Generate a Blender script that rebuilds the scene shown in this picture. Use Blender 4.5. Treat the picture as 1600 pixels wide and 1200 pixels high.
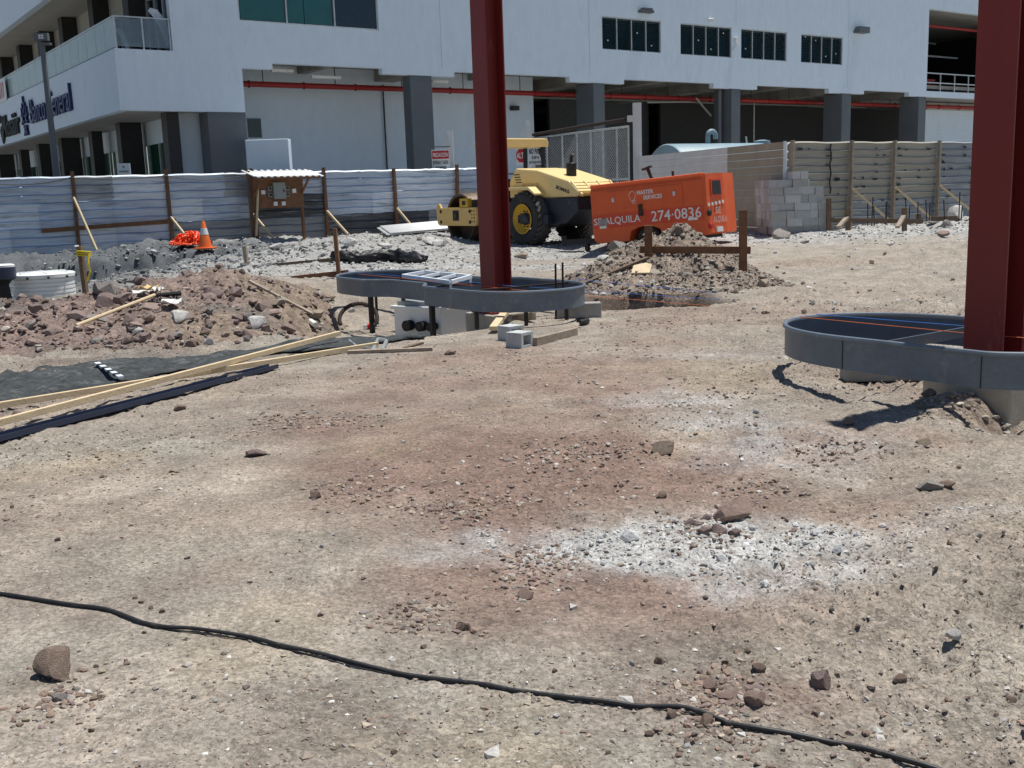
import bpy, bmesh, math, random
import numpy as np
from mathutils import Vector, Matrix

for o in list(bpy.data.objects):
    bpy.data.objects.remove(o)
SC = bpy.context.scene
COL = SC.collection
rnd = random.Random(7)
NR = np.random.RandomState(11)
R = math.radians

# ------------------------------------------------------------------ camera
FPX = 1630.0
PITCH = math.atan(297.8 / FPX)
ROLL = math.atan(0.0344)
EYE = np.array([0, 0, 1.55])
_h = np.array([1, 0, 0.]); _v = np.array([0, math.sin(PITCH), math.cos(PITCH)])
_f = np.array([0, math.cos(PITCH), -math.sin(PITCH)])
_r = math.cos(ROLL) * _h - math.sin(ROLL) * _v
_u = math.sin(ROLL) * _h + math.cos(ROLL) * _v
cam = bpy.data.cameras.new('camera')
cam.sensor_width = 36; cam.lens = FPX / 1600 * 36
cam.clip_start = 0.05; cam.clip_end = 3000
co = bpy.data.objects.new('camera', cam); COL.objects.link(co)
co.matrix_world = Matrix(((_r[0], _u[0], -_f[0], EYE[0]), (_r[1], _u[1], -_f[1], EYE[1]),
                          (_r[2], _u[2], -_f[2], EYE[2]), (0, 0, 0, 1)))
SC.camera = co

# ------------------------------------------------------------------ light
SUN_AZ, SUN_EL = 58.0, 73.5          # azimuth measured from +Y towards +X
w = bpy.data.worlds.new('World'); SC.world = w; w.use_nodes = True
nt = w.node_tree
bg = nt.nodes['Background']
sky = nt.nodes.new('ShaderNodeTexSky'); sky.sky_type = 'NISHITA'; sky.sun_disc = False
sky.sun_elevation = R(SUN_EL); sky.sun_rotation = R(SUN_AZ)
sky.air_density = 1.0; sky.dust_density = 0.2; sky.ozone_density = 3.0
nt.links.new(sky.outputs[0], bg.inputs[0]); bg.inputs[1].default_value = 0.062
sl = bpy.data.lights.new('sun', 'SUN'); sl.energy = 4.4; sl.angle = R(0.53); sl.color = (1, .965, .9)
so = bpy.data.objects.new('sun', sl); COL.objects.link(so)
sd = Vector((math.sin(R(SUN_AZ)) * math.cos(R(SUN_EL)), math.cos(R(SUN_AZ)) * math.cos(R(SUN_EL)), math.sin(R(SUN_EL))))
so.rotation_euler = sd.to_track_quat('Z', 'Y').to_euler(); so.location = (0, 0, 40)
SC.view_settings.view_transform = 'Standard'; SC.view_settings.look = 'None'
SC.view_settings.gamma = 1; SC.view_settings.use_curve_mapping = False
SC.view_settings.exposure = 0.22

# ------------------------------------------------------------------ maths helpers
def ray(px, py): return _f + (px - 800) / FPX * _r - (py - 600) / FPX * _u
def G(px, py, z=0.):
    d = ray(px, py); return EYE + d * (z - EYE[2]) / d[2]
def AT(px, py, Y):
    d = ray(px, py); return EYE + d * Y / d[1]
AZ = R(54.68)
E1 = np.array([math.sin(AZ), math.cos(AZ), 0]); E2 = np.array([-E1[1], E1[0], 0])
ROT = math.atan2(E1[1], E1[0])

def _hash(ix, iy, s):
    n = (ix.astype(np.int64) * 374761393 + iy.astype(np.int64) * 668265263 + s * 1442695041) & 0x7fffffff
    n = ((n ^ (n >> 13)) * 1274126177) & 0x7fffffff
    n = n ^ (n >> 16)
    return (n & 0xffff) / 65535.0
def vnoise(x, y, s=0):
    x = np.asarray(x, float); y = np.asarray(y, float)
    ix = np.floor(x); iy = np.floor(y); fx = x - ix; fy = y - iy
    fx = fx * fx * (3 - 2 * fx); fy = fy * fy * (3 - 2 * fy)
    a = _hash(ix, iy, s); b = _hash(ix + 1, iy, s); c = _hash(ix, iy + 1, s); d = _hash(ix + 1, iy + 1, s)
    return (a + (b - a) * fx) * (1 - fy) + (c + (d - c) * fx) * fy
def fbm(x, y, s=0, o=4):
    t = 0; a = .5; n = 0
    for i in range(o):
        t = t + a * vnoise(x * 2 ** i + 17.3 * i, y * 2 ** i - 9.1 * i, s + i); n += a; a *= .5
    return t / n - .5
def sst(a, b, x):
    t = np.clip((np.asarray(x, float) - a) / (b - a), 0, 1); return t * t * (3 - 2 * t)

# heaps of spoil: (x, y, height, radius)
HEAP_L = [(-9.8, 14.0, .40, 2.9), (-8.2, 13.7, .38, 2.7), (-6.7, 13.6, .42, 2.6), (-5.5, 13.8, .42, 2.4), (-4.9, 14.6, .5, 2.5),
          (-4.3, 15.4, .6, 2.3), (-3.6, 15.3, .44, 2.3), (-3.1, 14.8, .36, 2.0), (-6.0, 12.9, .3, 1.6), (-4.2, 13.0, .34, 1.7)]
HEAP_R = [(3.05, 18.4, .92, 1.5), (2.5, 18.2, .74, 1.4), (1.75, 17.6, .42, 1.2), (3.45, 17.9, .42, 1.1), (2.9, 16.6, .26, 1.3), (2.0, 16.3, .26, 1.1), (3.5, 16.3, .22, 1.0)]
HEAP_P = [(2.92, 6.8, .1, .4), (3.05, 7.1, .12, .4)]          # dirt dug out round the right pedestal
def heapf(H, x, y):
    z = np.zeros(np.broadcast(x, y).shape)
    wx = x + .5 * fbm(x * .9, y * .9, 41); wy = y + .5 * fbm(x * .9, y * .9, 47)
    for (cx, cy, h, rr) in H:
        d = np.sqrt((wx - cx) ** 2 + (wy - cy) ** 2) / rr
        z = np.maximum(z, h * np.clip(1 - d, 0, 1) ** 1.0 * (1.12 - .12 * np.clip(1 - d, 0, 1)))
    if H is HEAP_L: z = z * (1 - sst(-3.35, -2.25, x + .5 * fbm(x * 1.5, y * 1.5, 43) - .1 * (15 - y)))
    return z
def ground_base(x, y):
    x = np.asarray(x, float); y = np.asarray(y, float)
    z = .30 * sst(15, 29, y) * sst(-1, 8, x) + .12 * sst(15, 30, y) * (1 - sst(-1, 8, x)) + .1 * sst(30, 37, y) * (1 - sst(-1, 8, x))
    wob = fbm(x * .6, y * .6, 5) * 1.2
    # hole round the left pump island
    d = np.sqrt(((x + 1.5) / 1.75) ** 2 + ((y - 14.5) / 2.5) ** 2) + wob * .2
    z = z - .34 * (1 - sst(.55, 1.15, d))
    # trench in front of the right heap
    inx = sst(.95, 1.25, x + wob * .3) * (1 - sst(2.6, 3.1, x + wob * .4))
    iny = sst(13.75, 13.95, y + wob * .25) * (1 - sst(15.2, 15.34, y + wob * .25))
    z = z - .75 * inx * iny
    # dug-out area before the left fence
    pit = (1 - sst(-9.0, -8.0, x + wob * 1.4)) * sst(17, 18.5, y) * (1 - sst(30.5, 30.9, y + wob * 1.9))
    z = z - .75 * pit
    # round the right pedestal
    d = np.sqrt((x - 3.5) ** 2 + (y - 6.6) ** 2)
    z = z - .2 * (1 - sst(.3, .75, d))
    # dirt hollow under the compressor's drawbar
    z = z - .36 * np.exp(-(((x - 1.5) / 1.2) ** 2 + ((y - 25.6) / 1.5) ** 2))
    # gravel hump behind the tarp
    z = z + .3 * np.exp(-(((x + 2.6) / 1.6) ** 2 + ((y - 31.5) / 1.6) ** 2))
    return z
def ground_fine(x, y):
    q = sst(60, 30, y)
    z = .035 * fbm(x * .9, y * .9, 1, 3) + .022 * fbm(x * 4, y * 4, 2, 3)
    rough = np.clip(fbm(x * .8 + 3, y * .8, 9, 3) * 3 + .45, .12, 1)
    z = z + .02 * rough * np.abs(fbm(x * 11, y * 11, 3, 3)) * 1.6 + .011 * fbm(x * 40, y * 40, 4, 3) * (.5 + rough)
    for (ox, dx) in ((-1.1, .28), (.55, .24), (-2.6, .2)):          # faint wheel ruts
        q = x - ox - dx * y - .25 * fbm(y * .35, x * 0 + ox, 8, 2); z = z - (.008 * np.exp(-(q / .16) ** 2) - .003 * np.exp(-((np.abs(q) - .28) / .09) ** 2)) * vnoise(x * 3, y * 3, 12) * (1 - sst(6, 9, y))
    return z * q
def ground_z(x, y): return ground_base(x, y) + ground_fine(x, y)
def lumps(x, y):
    return .16 * fbm(x * 2.2, y * 2.2, 21, 3) + .22 * np.abs(fbm(x * 6, y * 6, 23, 3)) + .12 * np.abs(fbm(x * 15, y * 15, 27, 2)) + .05 * fbm(x * 22, y * 22, 25, 2) - .03
def heap_z(H, x, y, amp=1.):
    hz = heapf(H, x, y)
    return ground_base(x, y) + hz + lumps(x, y) * amp * sst(.0, .18, hz) - .05 * (1 - sst(.0, .08, hz)) - .02
def total_z(x, y):
    x = np.asarray(x, float); y = np.asarray(y, float)
    z = ground_z(x, y)
    z = np.maximum(z, heap_z(HEAP_L, x, y)); z = np.maximum(z, heap_z(HEAP_R, x, y)); return np.maximum(z, heap_z(HEAP_P, x, y, .35))
def gz(x, y): return float(total_z(x, y))
def GP(px, py):
    """where the sight line through a point of the photograph meets the ground"""
    d = ray(px, py); d = d / d[1]
    Y = np.arange(1.5, 60, .03)
    P = EYE + d * Y[:, None]
    hit = P[:, 2] <= total_z(P[:, 0], P[:, 1])
    i = int(np.argmax(hit)) if hit.any() else len(Y) - 1
    p = P[i].copy(); p[2] = gz(p[0], p[1]); return p

# ------------------------------------------------------------------ materials
MATS = {}
def mat(name, col, rough=.7, metal=0., var=.18, scale=6., bump=0., bscale=60., col2=None, spec=.4, vcol=False,
        dirt=None, dscale=3., damt=.5, stretch=(1, 1, 1), alpha=1., speck=0., var2=0., scale2=25.):
    if name in MATS: return MATS[name]
    m = bpy.data.materials.new(name); m.use_nodes = True; MATS[name] = m
    n = m.node_tree.nodes; l = m.node_tree.links; b = n['Principled BSDF']
    b.inputs['Roughness'].default_value = rough; b.inputs['Metallic'].default_value = metal
    b.inputs['Specular IOR Level'].default_value = spec
    tc = n.new('ShaderNodeTexCoord'); mp = n.new('ShaderNodeMapping'); mp.inputs['Scale'].default_value = stretch
    l.new(tc.outputs['Object'], mp.inputs[0])
    nz = n.new('ShaderNodeTexNoise'); nz.inputs['Scale'].default_value = scale; nz.inputs['Detail'].default_value = 7
    nz.inputs['Roughness'].default_value = .65
    l.new(mp.outputs[0], nz.inputs[0])
    mr = n.new('ShaderNodeMapRange'); mr.inputs[1].default_value = .3; mr.inputs[2].default_value = .7
    l.new(nz.outputs[0], mr.inputs[0])
    mx = n.new('ShaderNodeMix'); mx.data_type = 'RGBA'
    l.new(mr.outputs[0], mx.inputs[0])
    if vcol:
        at = n.new('ShaderNodeVertexColor'); at.layer_name = 'Col'
        lo = n.new('ShaderNodeMix'); lo.data_type = 'RGBA'; lo.blend_type = 'MULTIPLY'; lo.inputs[0].default_value = 1
        l.new(at.outputs[0], lo.inputs[6]); lo.inputs[7].default_value = (1 - var,) * 3 + (1,)
        hi = n.new('ShaderNodeMix'); hi.data_type = 'RGBA'; hi.blend_type = 'MULTIPLY'; hi.inputs[0].default_value = 1
        l.new(at.outputs[0], hi.inputs[6]); hi.inputs[7].default_value = (1 + var,) * 3 + (1,)
        l.new(lo.outputs[2], mx.inputs[6]); l.new(hi.outputs[2], mx.inputs[7])
    else:
        c2 = col2 or tuple(min(1, c * (1 + var)) for c in col)
        c1 = col if col2 else tuple(c * (1 - var) for c in col)
        mx.inputs[6].default_value = (*c1, 1); mx.inputs[7].default_value = (*c2, 1)
    out = mx.outputs[2]
    if dirt:
        dn = n.new('ShaderNodeTexNoise'); dn.inputs['Scale'].default_value = dscale; dn.inputs['Detail'].default_value = 9
        dn.inputs['Roughness'].default_value = .7
        l.new(mp.outputs[0], dn.inputs[0])
        dr = n.new('ShaderNodeMapRange'); dr.inputs[1].default_value = .68 - .3 * damt; dr.inputs[2].default_value = .8 - .2 * damt
        l.new(dn.outputs[0], dr.inputs[0])
        dm = n.new('ShaderNodeMix'); dm.data_type = 'RGBA'; l.new(dr.outputs[0], dm.inputs[0]); l.new(out, dm.inputs[6])
        dm.inputs[7].default_value = (*dirt, 1); out = dm.outputs[2]
    if speck:
        vo = n.new('ShaderNodeTexVoronoi'); vo.inputs['Scale'].default_value = speck; l.new(mp.outputs[0], vo.inputs[0])
        hs = n.new('ShaderNodeSeparateColor'); l.new(vo.outputs['Color'], hs.inputs[0])
        sr = n.new('ShaderNodeMapRange'); sr.inputs[3].default_value = .74; sr.inputs[4].default_value = 1.28
        l.new(hs.outputs[0], sr.inputs[0])
        sm = n.new('ShaderNodeMix'); sm.data_type = 'RGBA'; sm.blend_type = 'MULTIPLY'; sm.inputs[0].default_value = 1
        cb = n.new('ShaderNodeCombineColor'); [l.new(sr.outputs[0], cb.inputs[i]) for i in range(3)]
        l.new(out, sm.inputs[6]); l.new(cb.outputs[0], sm.inputs[7]); out = sm.outputs[2]
    if var2:
        n2 = n.new('ShaderNodeTexNoise'); n2.inputs['Scale'].default_value = scale2; n2.inputs['Detail'].default_value = 8; n2.inputs['Roughness'].default_value = .75
        l.new(mp.outputs[0], n2.inputs[0])
        r2 = n.new('ShaderNodeMapRange'); r2.inputs[1].default_value = .3; r2.inputs[2].default_value = .7; r2.inputs[3].default_value = 1 - var2; r2.inputs[4].default_value = 1 + var2
        l.new(n2.outputs[0], r2.inputs[0]); c2_ = n.new('ShaderNodeCombineColor'); [l.new(r2.outputs[0], c2_.inputs[i]) for i in range(3)]
        m2 = n.new('ShaderNodeMix'); m2.data_type = 'RGBA'; m2.blend_type = 'MULTIPLY'; m2.inputs[0].default_value = 1
        l.new(out, m2.inputs[6]); l.new(c2_.outputs[0], m2.inputs[7]); out = m2.outputs[2]
    l.new(out, b.inputs['Base Color'])
    if bump:
        bn = n.new('ShaderNodeTexNoise'); bn.inputs['Scale'].default_value = bscale; bn.inputs['Detail'].default_value = 6
        l.new(mp.outputs[0], bn.inputs[0])
        bp = n.new('ShaderNodeBump'); bp.inputs['Strength'].default_value = bump; bp.inputs['Distance'].default_value = .02
        l.new(bn.outputs[0], bp.inputs['Height']); l.new(bp.outputs[0], b.inputs['Normal'])
    if alpha < 1: b.inputs['Alpha'].default_value = alpha
    return m

mat('white_wall', (.66, .765, .86), .75, var=.06, scale=.35, bump=.15, bscale=9, stretch=(1, 1, .35), dirt=(.61, .70, .785), dscale=1.0, damt=.42, col2=(.70, .80, .89), var2=.05, scale2=3)
mat('grey_paint', (.13, .145, .16), .7, var=.1, scale=.6)
mat('grey_joint', (.42, .47, .52), .8)
mat('dark_paint', (.035, .035, .036), .6)
mat('soffit', (.45, .44, .40), .8, var=.1, scale=1.)
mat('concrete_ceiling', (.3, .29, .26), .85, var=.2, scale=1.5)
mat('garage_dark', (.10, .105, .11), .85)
mat('teal_glass', (.015, .11, .105), .06, spec=.7, var=.25, scale=.6)
mat('blue_glass', (.008, .02, .035), .05, spec=.7)
mat('green_glass', (.01, .06, .035), .07, spec=.6)
mat('louvre_glass', (.02, .05, .06), .12, spec=.6)
mat('aluminium', (.55, .57, .58), .4, metal=.6)
mat('rail_glass', (.62, .72, .70), .12, spec=.5, alpha=.72, var=.06, scale=1.)
mat('rail_glass_clear', (.25, .33, .38), .06, spec=.6, alpha=.45)
mat('pipe_red', (.32, .022, .02), .5)
mat('navy', (.012, .02, .11), .4)
mat('black_plastic', (.012, .012, .013), .5, bump=.1)
mat('white_plastic', (.84, .85, .83), .45, var=.03, scale=4, dirt=(.6, .55, .48), damt=.05)
mat('galvanised', (.50, .57, .68), .36, metal=.45, var=.22, scale=2.2, stretch=(.35, .35, 4), dirt=(.2, .235, .29), dscale=2., damt=.5)
mat('galvanised_pale', (.66, .72, .80), .38, metal=.45, var=.18, scale=2.2, stretch=(.35, .35, 4), dirt=(.26, .29, .33), dscale=2., damt=.5)
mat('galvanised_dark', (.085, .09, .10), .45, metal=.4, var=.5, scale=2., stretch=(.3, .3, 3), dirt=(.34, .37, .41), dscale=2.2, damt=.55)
mat('galvanised_grey', (.40, .43, .46), .4, metal=.4, var=.25, scale=2.2, stretch=(.35, .35, 4), dirt=(.2, .21, .23), dscale=2, damt=.5)
mat('galvanised_dull', (.26, .28, .31), .48, metal=.35, var=.35, scale=2.2, stretch=(.35, .35, 4), dirt=(.36, .36, .36), dscale=2.4, damt=.5)
mat('sheet_beige', (.35, .33, .28), .65, var=.14, scale=2, stretch=(.4, .4, 4), dirt=(.25, .24, .21), dscale=1.3, damt=.3)
mat('sheet_greyed', (.27, .29, .31), .6, var=.25, scale=1.6, stretch=(.4, .4, 4), dirt=(.45, .45, .44), dscale=2.3, damt=.45)
mat('board_white', (.7, .7, .7), .7, var=.07, scale=2, dirt=(.45, .43, .4), damt=.2)
mat('board_khaki', (.36, .33, .26), .75, var=.12, scale=2, dirt=(.28, .27, .25), damt=.35)
mat('wood_old', (.16, .11, .075), .85, var=.3, scale=9, bump=.4, bscale=40, stretch=(1, 1, 1), dirt=(.26, .22, .18), damt=.35)
mat('wood_brown', (.19, .095, .05), .85, var=.3, scale=6, bump=.3, bscale=40)
mat('wood_grey', (.33, .27, .21), .85, var=.25, scale=8, bump=.35, bscale=50)
mat('wood_new', (.66, .52, .33), .75, var=.1, scale=9, bump=.2, bscale=60, dirt=(.5, .36, .2), dscale=5, damt=.2)
mat('concrete', (.33, .32, .30), .9, var=.15, scale=7, bump=.4, bscale=80)
mat('concrete_new', (.42, .39, .33), .9, var=.15, scale=5, bump=.3, bscale=50, dirt=(.3, .27, .22), damt=.35)
mat('block_grey', (.42, .445, .445), .95, var=.12, scale=9, bump=.5, bscale=120)
mat('primer_red', (.20, .022, .02), .48, var=.12, scale=2.5, dirt=(.3, .09, .075), dscale=3.5, damt=.36, stretch=(1, 1, .3), bump=.08)
mat('island_grey', (.14, .172, .21), .42, var=.14, scale=4, dirt=(.3, .3, .29), dscale=5, damt=.32, bump=.12, bscale=7, var2=.12, scale2=30)
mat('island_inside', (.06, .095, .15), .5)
mat('white_frame', (.74, .8, .86), .4, var=.05)
mat('rebar', (.045, .03, .024), .8, var=.3, scale=20)
mat('black_iron', (.015, .015, .016), .55)
mat('yellow_cat', (.72, .48, .17), .45, var=.07, scale=3, dirt=(.5, .38, .2), dscale=3, damt=.25)
mat('yellow_pale', (.82, .61, .27), .45, var=.05, scale=3, dirt=(.6, .5, .32), dscale=3, damt=.2)
mat('yellow_rim', (.66, .38, .04), .45, var=.08, dirt=(.3, .2, .08), damt=.25)
mat('navy_paint', (.02, .024, .034), .45, dirt=(.16, .14, .11), dscale=2.2, damt=.3)
mat('rubber', (.035, .034, .034), .85, var=.25, scale=5, bump=.2, dirt=(.11, .1, .09), dscale=3, damt=.45)
mat('rubber_dusty', (.10, .097, .092), .9, var=.25, scale=6, dirt=(.05, .048, .046), dscale=4, damt=.4)
mat('drum_steel', (.10, .07, .05), .55, metal=.4, var=.3, scale=3, dirt=(.2, .15, .1), damt=.4)
mat('sheet_orange', (.68, .11, .028), .5, var=.1, scale=2.5, dirt=(.58, .12, .05), dscale=2.5, damt=.35)
mat('sheet_redband', (.62, .07, .025), .5, var=.1, scale=2.5)
mat('cone_orange', (.8, .16, .03), .5, var=.08)
mat('net_orange', (.95, .09, .02), .5, var=.2, scale=20)
mat('white_print', (.75, .74, .72), .6, var=.06)
mat('sign_white', (.72, .74, .75), .5, var=.04)
mat('sign_red', (.48, .02, .025), .5, var=.08)
mat('print_black', (.02, .02, .022), .6)
mat('tank_blue', (.23, .33, .38), .5, var=.1, scale=2, dirt=(.34, .4, .42), damt=.25)
mat('zinc_white', (.78, .78, .77), .45, var=.08, scale=4)
mat('box_grey', (.27, .30, .30), .5, var=.06)
mat('geotextile', (.05, .057, .06), .95, var=.5, scale=10, bump=1., bscale=40, dirt=(.15, .15, .145), dscale=5, damt=.5, var2=.4, scale2=30)
mat('tarp_black', (.012, .012, .013), .5, var=.2, scale=12, dirt=(.07, .065, .06), damt=.25)
mat('channel_navy', (.03, .04, .075), .45, var=.15, dirt=(.09, .09, .1), damt=.25)
mat('tape_yellow', (.7, .55, .03), .5)
mat('string_blue', (.02, .14, .5), .6); mat('string_orange', (.55, .13, .03), .6)
mat('cable_black', (.03, .03, .032), .5, var=.3, scale=30, dirt=(.13, .12, .1), dscale=12, damt=.35)
mat('paper', (.75, .74, .7), .8, var=.08); mat('card', (.6, .46, .22), .8, var=.1)
mat('label_red', (.6, .02, .02), .4); mat('bottle', (.7, .72, .72), .2, alpha=.6)
mat('lamp_white', (.8, .8, .78), .4)
mat('black_ink', (.03, .03, .03), .7)
mat('flag_white', (.75, .8, .85), .7)
mat('pebble', (1, 1, 1), .95, vcol=True, var=.22, scale=30, bump=.3, bscale=90)
mat('dirt', (1, 1, 1), .97, vcol=True, var=.22, scale=2.3, bump=1., bscale=55, spec=.12, speck=80, var2=.3, scale2=22)
mat('heap_dirt', (1, 1, 1), .97, vcol=True, var=.3, scale=5, bump=1., bscale=30, spec=.12, speck=40, var2=.3, scale2=18)
for nm, c in dict(rock_brown=(.255, .19, .152), rock_purple=(.265, .2, .185), rock_tan=(.36, .29, .225), rock_pink=(.33, .24, .2),
                  rock_white=(.6, .58, .55), rock_grey=(.31, .285, .26)).items():
    mat(nm, c, .95, var=.25, scale=5, bump=.7, bscale=22, spec=.2, dirt=tuple(min(1, x * 1.45) for x in c), dscale=6, damt=.35)

# ------------------------------------------------------------------ mesh helpers
FR = {}
def setp(o, label=None, cat=None, group=None, kind=None):
    if label: o['label'] = label
    if cat: o['category'] = cat
    if group: o['group'] = group
    if kind: o['kind'] = kind
    return o
def thing(name, label, cat, loc=(0, 0, 0), rz=0., group=None, kind=None, tilt=None):
    o = bpy.data.objects.new(name, None); COL.objects.link(o); o.empty_display_size = .2
    o.location = loc; o.rotation_euler = (0, 0, rz) if tilt is None else (tilt[0], tilt[1], rz)
    mw = Matrix.Translation(Vector(loc)) @ o.rotation_euler.to_matrix().to_4x4()
    FR[o.name] = mw
    return setp(o, label, cat, group, kind)
class MB:
    def __init__(s): s.v = []; s.f = []
    def add(s, V, F):
        n = len(s.v); s.v += [tuple(map(float, p)) for p in V]; s.f += [tuple(i + n for i in q) for q in F]; return s
    def box(s, x0, x1, y0, y1, z0, z1):
        return s.add([(x0, y0, z0), (x1, y0, z0), (x1, y1, z0), (x0, y1, z0), (x0, y0, z1), (x1, y0, z1), (x1, y1, z1), (x0, y1, z1)],
                     [(3, 2, 1, 0), (4, 5, 6, 7), (0, 1, 5, 4), (1, 2, 6, 5), (2, 3, 7, 6), (3, 0, 4, 7)])
    def bar(s, p0, p1, wd, ht, up=(0, 0, 1)):
        p0 = np.array(p0, float); p1 = np.array(p1, float); d = p1 - p0; d = d / np.linalg.norm(d)
        up = np.array(up, float); a = np.cross(d, up)
        if np.linalg.norm(a) < 1e-4: a = np.cross(d, (1, 0, 0))
        a = a / np.linalg.norm(a); b = np.cross(a, d)
        V = []
        for p in (p0, p1):
            for (i, j) in ((-1, -1), (1, -1), (1, 1), (-1, 1)): V.append(p + a * i * wd / 2 + b * j * ht / 2)
        return s.add(V, [(3, 2, 1, 0), (4, 5, 6, 7), (0, 1, 5, 4), (1, 2, 6, 5), (2, 3, 7, 6), (3, 0, 4, 7)])
    def tube(s, pts, r, n=8, cap=True):
        P = [np.array(p, float) for p in pts]; k = len(P); rr = r if hasattr(r, '__len__') else [r] * k
        V = []; prev = None
        for i in range(k):
            d = P[min(i + 1, k - 1)] - P[max(i - 1, 0)]; d = d / (np.linalg.norm(d) + 1e-9)
            ref = np.array((0, 0, 1.)) if abs(d[2]) < .95 else np.array((1., 0, 0))
            if prev is not None: a = prev - d * (prev @ d)
            else: a = np.cross(d, ref)
            a = a / (np.linalg.norm(a) + 1e-9); prev = a; b = np.cross(d, a)
            for j in range(n):
                t = 2 * math.pi * j / n; V.append(P[i] + rr[i] * (a * math.cos(t) + b * math.sin(t)))
        Fc = []
        for i in range(k - 1):
            for j in range(n):
                j2 = (j + 1) % n; Fc.append((i * n + j, i * n + j2, (i + 1) * n + j2, (i + 1) * n + j))
        if cap: Fc += [tuple(range(n - 1, -1, -1)), tuple(range((k - 1) * n, k * n))]
        return s.add(V, Fc)
    def cyl(s, p0, p1, r, n=16): return s.tube([p0, p1], r, n)
    def lathe(s, prof, c, axis='z', n=24, caps=True):
        V = []; k = len(prof)
        for (rad, h) in prof:
            for j in range(n):
                t = 2 * math.pi * j / n; q = (rad * math.cos(t), rad * math.sin(t), h)
                if axis == 'x': q = (q[2], q[0], q[1])
                elif axis == 'y': q = (q[1], q[2], q[0])
                V.append((q[0] + c[0], q[1] + c[1], q[2] + c[2]))
        Fc = []
        for i in range(k - 1):
            for j in range(n):
                j2 = (j + 1) % n; Fc.append((i * n + j, i * n + j2, (i + 1) * n + j2, (i + 1) * n + j))
        if caps and prof[0][0] > 1e-4: Fc.append(tuple(range(n - 1, -1, -1)))
        if caps and prof[-1][0] > 1e-4: Fc.append(tuple(range((k - 1) * n, k * n)))
        return s.add(V, Fc)
    def prism(s, poly, a0, a1, fn):
        """poly of (u,v); fn(u,v,a) -> xyz"""
        n = len(poly)
        V = [fn(u, v, a0) for u, v in poly] + [fn(u, v, a1) for u, v in poly]
        return s.add(V, [tuple(range(n - 1, -1, -1)), tuple(range(n, 2 * n))] + [(i, (i + 1) % n, n + (i + 1) % n, n + i) for i in range(n)])
    def build(s, name, m, parent=None, world=False, smooth=False, bevel=0., kind=None, label=None, cat=None, group=None):
        V = s.v
        if parent is not None and world:
            iv = FR[parent.name].inverted(); V = [tuple(iv @ Vector(p)) for p in V]
        me = bpy.data.meshes.new(name); me.from_pydata(V, [], s.f)
        bm = bmesh.new(); bm.from_mesh(me); bmesh.ops.recalc_face_normals(bm, faces=bm.faces); bm.to_mesh(me); bm.free()
        me.materials.append(MATS[m] if isinstance(m, str) else m)
        if smooth: me.shade_smooth(); me.set_sharp_from_angle(angle=R(38))
        o = bpy.data.objects.new(name, me); COL.objects.link(o)
        if parent is not None:
            o.parent = parent
            FR[o.name] = FR[parent.name]
        else: FR[o.name] = Matrix.Identity(4)
        if bevel:
            md = o.modifiers.new('bevel', 'BEVEL'); md.width = bevel; md.segments = 2; md.limit_method = 'ANGLE'
        return setp(o, label, cat, group, kind)
def solo(name, mb, m, label, cat, group=None, smooth=False, bevel=0., kind=None):
    """a thing that is one mesh: origin at its lowest middle"""
    V = np.array(mb.v); c = np.array([(V[:, 0].min() + V[:, 0].max()) / 2, (V[:, 1].min() + V[:, 1].max()) / 2, V[:, 2].min()])
    mb.v = [tuple(p) for p in (V - c)]
    o = mb.build(name, m, None, smooth=smooth, bevel=bevel, label=label, cat=cat, group=group, kind=kind); o.location = c; return o
def linkcopy(src, parent=None, loc=None, rot=None, scale=None):
    c = src.copy(); COL.objects.link(c); c.parent = parent
    if loc is not None: c.location = loc
    if rot is not None: c.rotation_euler = rot
    if scale is not None: c.scale = scale
    FR[c.name] = FR.get(src.name, Matrix.Identity(4)); return c
def text_mb(txt, origin, xd, yd, width, height, depth=.01, bold=0.0, shear=0.):
    cu = bpy.data.curves.new('t', 'FONT'); cu.body = txt; cu.size = 1; cu.extrude = .5; cu.resolution_u = 2; cu.offset = bold; cu.shear = shear
    ob = bpy.data.objects.new('t', cu); COL.objects.link(ob)
    dg = bpy.context.evaluated_depsgraph_get(); dg.update()
    me = bpy.data.meshes.new_from_object(ob.evaluated_get(dg))
    V = np.array([v.co[:] for v in me.vertices]); Fc = [tuple(p.vertices) for p in me.polygons]
    bpy.data.objects.remove(ob); bpy.data.curves.remove(cu); bpy.data.meshes.remove(me)
    mn = V.min(0); mxx = V.max(0)
    xd = np.array(xd, float); yd = np.array(yd, float); zd = np.cross(xd, yd)
    sx = width / (mxx[0] - mn[0]); sy = (height / (mxx[1] - mn[1])) if height else sx
    W = np.array(origin, float) + np.outer((V[:, 0] - mn[0]) * sx, xd) + np.outer((V[:, 1] - mn[1]) * sy, yd) + np.outer((V[:, 2] + .5) * depth, zd)
    mb = MB(); mb.add(W, Fc); return mb
def wall_cells(mb, s0, s1, z0, z1, d0, d1, holes, ax='s'):
    """a wall with rectangular openings, as abutting blocks"""
    ss = sorted({s0, s1, *[h[0] for h in holes], *[h[1] for h in holes]}); ss = [q for q in ss if s0 <= q <= s1]
    for i in range(len(ss) - 1):
        a, b = ss[i], ss[i + 1]; mid = (a + b) / 2
        cut = sorted([(max(h[2], z0), min(h[3], z1)) for h in holes if h[0] <= mid <= h[1]])
        z = z0
        for (c, e) in cut + [(z1, z1)]:
            if c > z + 1e-4:
                mb.box(a, b, d0, d1, z, c) if ax == 's' else mb.box(d0, d1, a, b, z, c)
            z = max(z, e)

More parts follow.
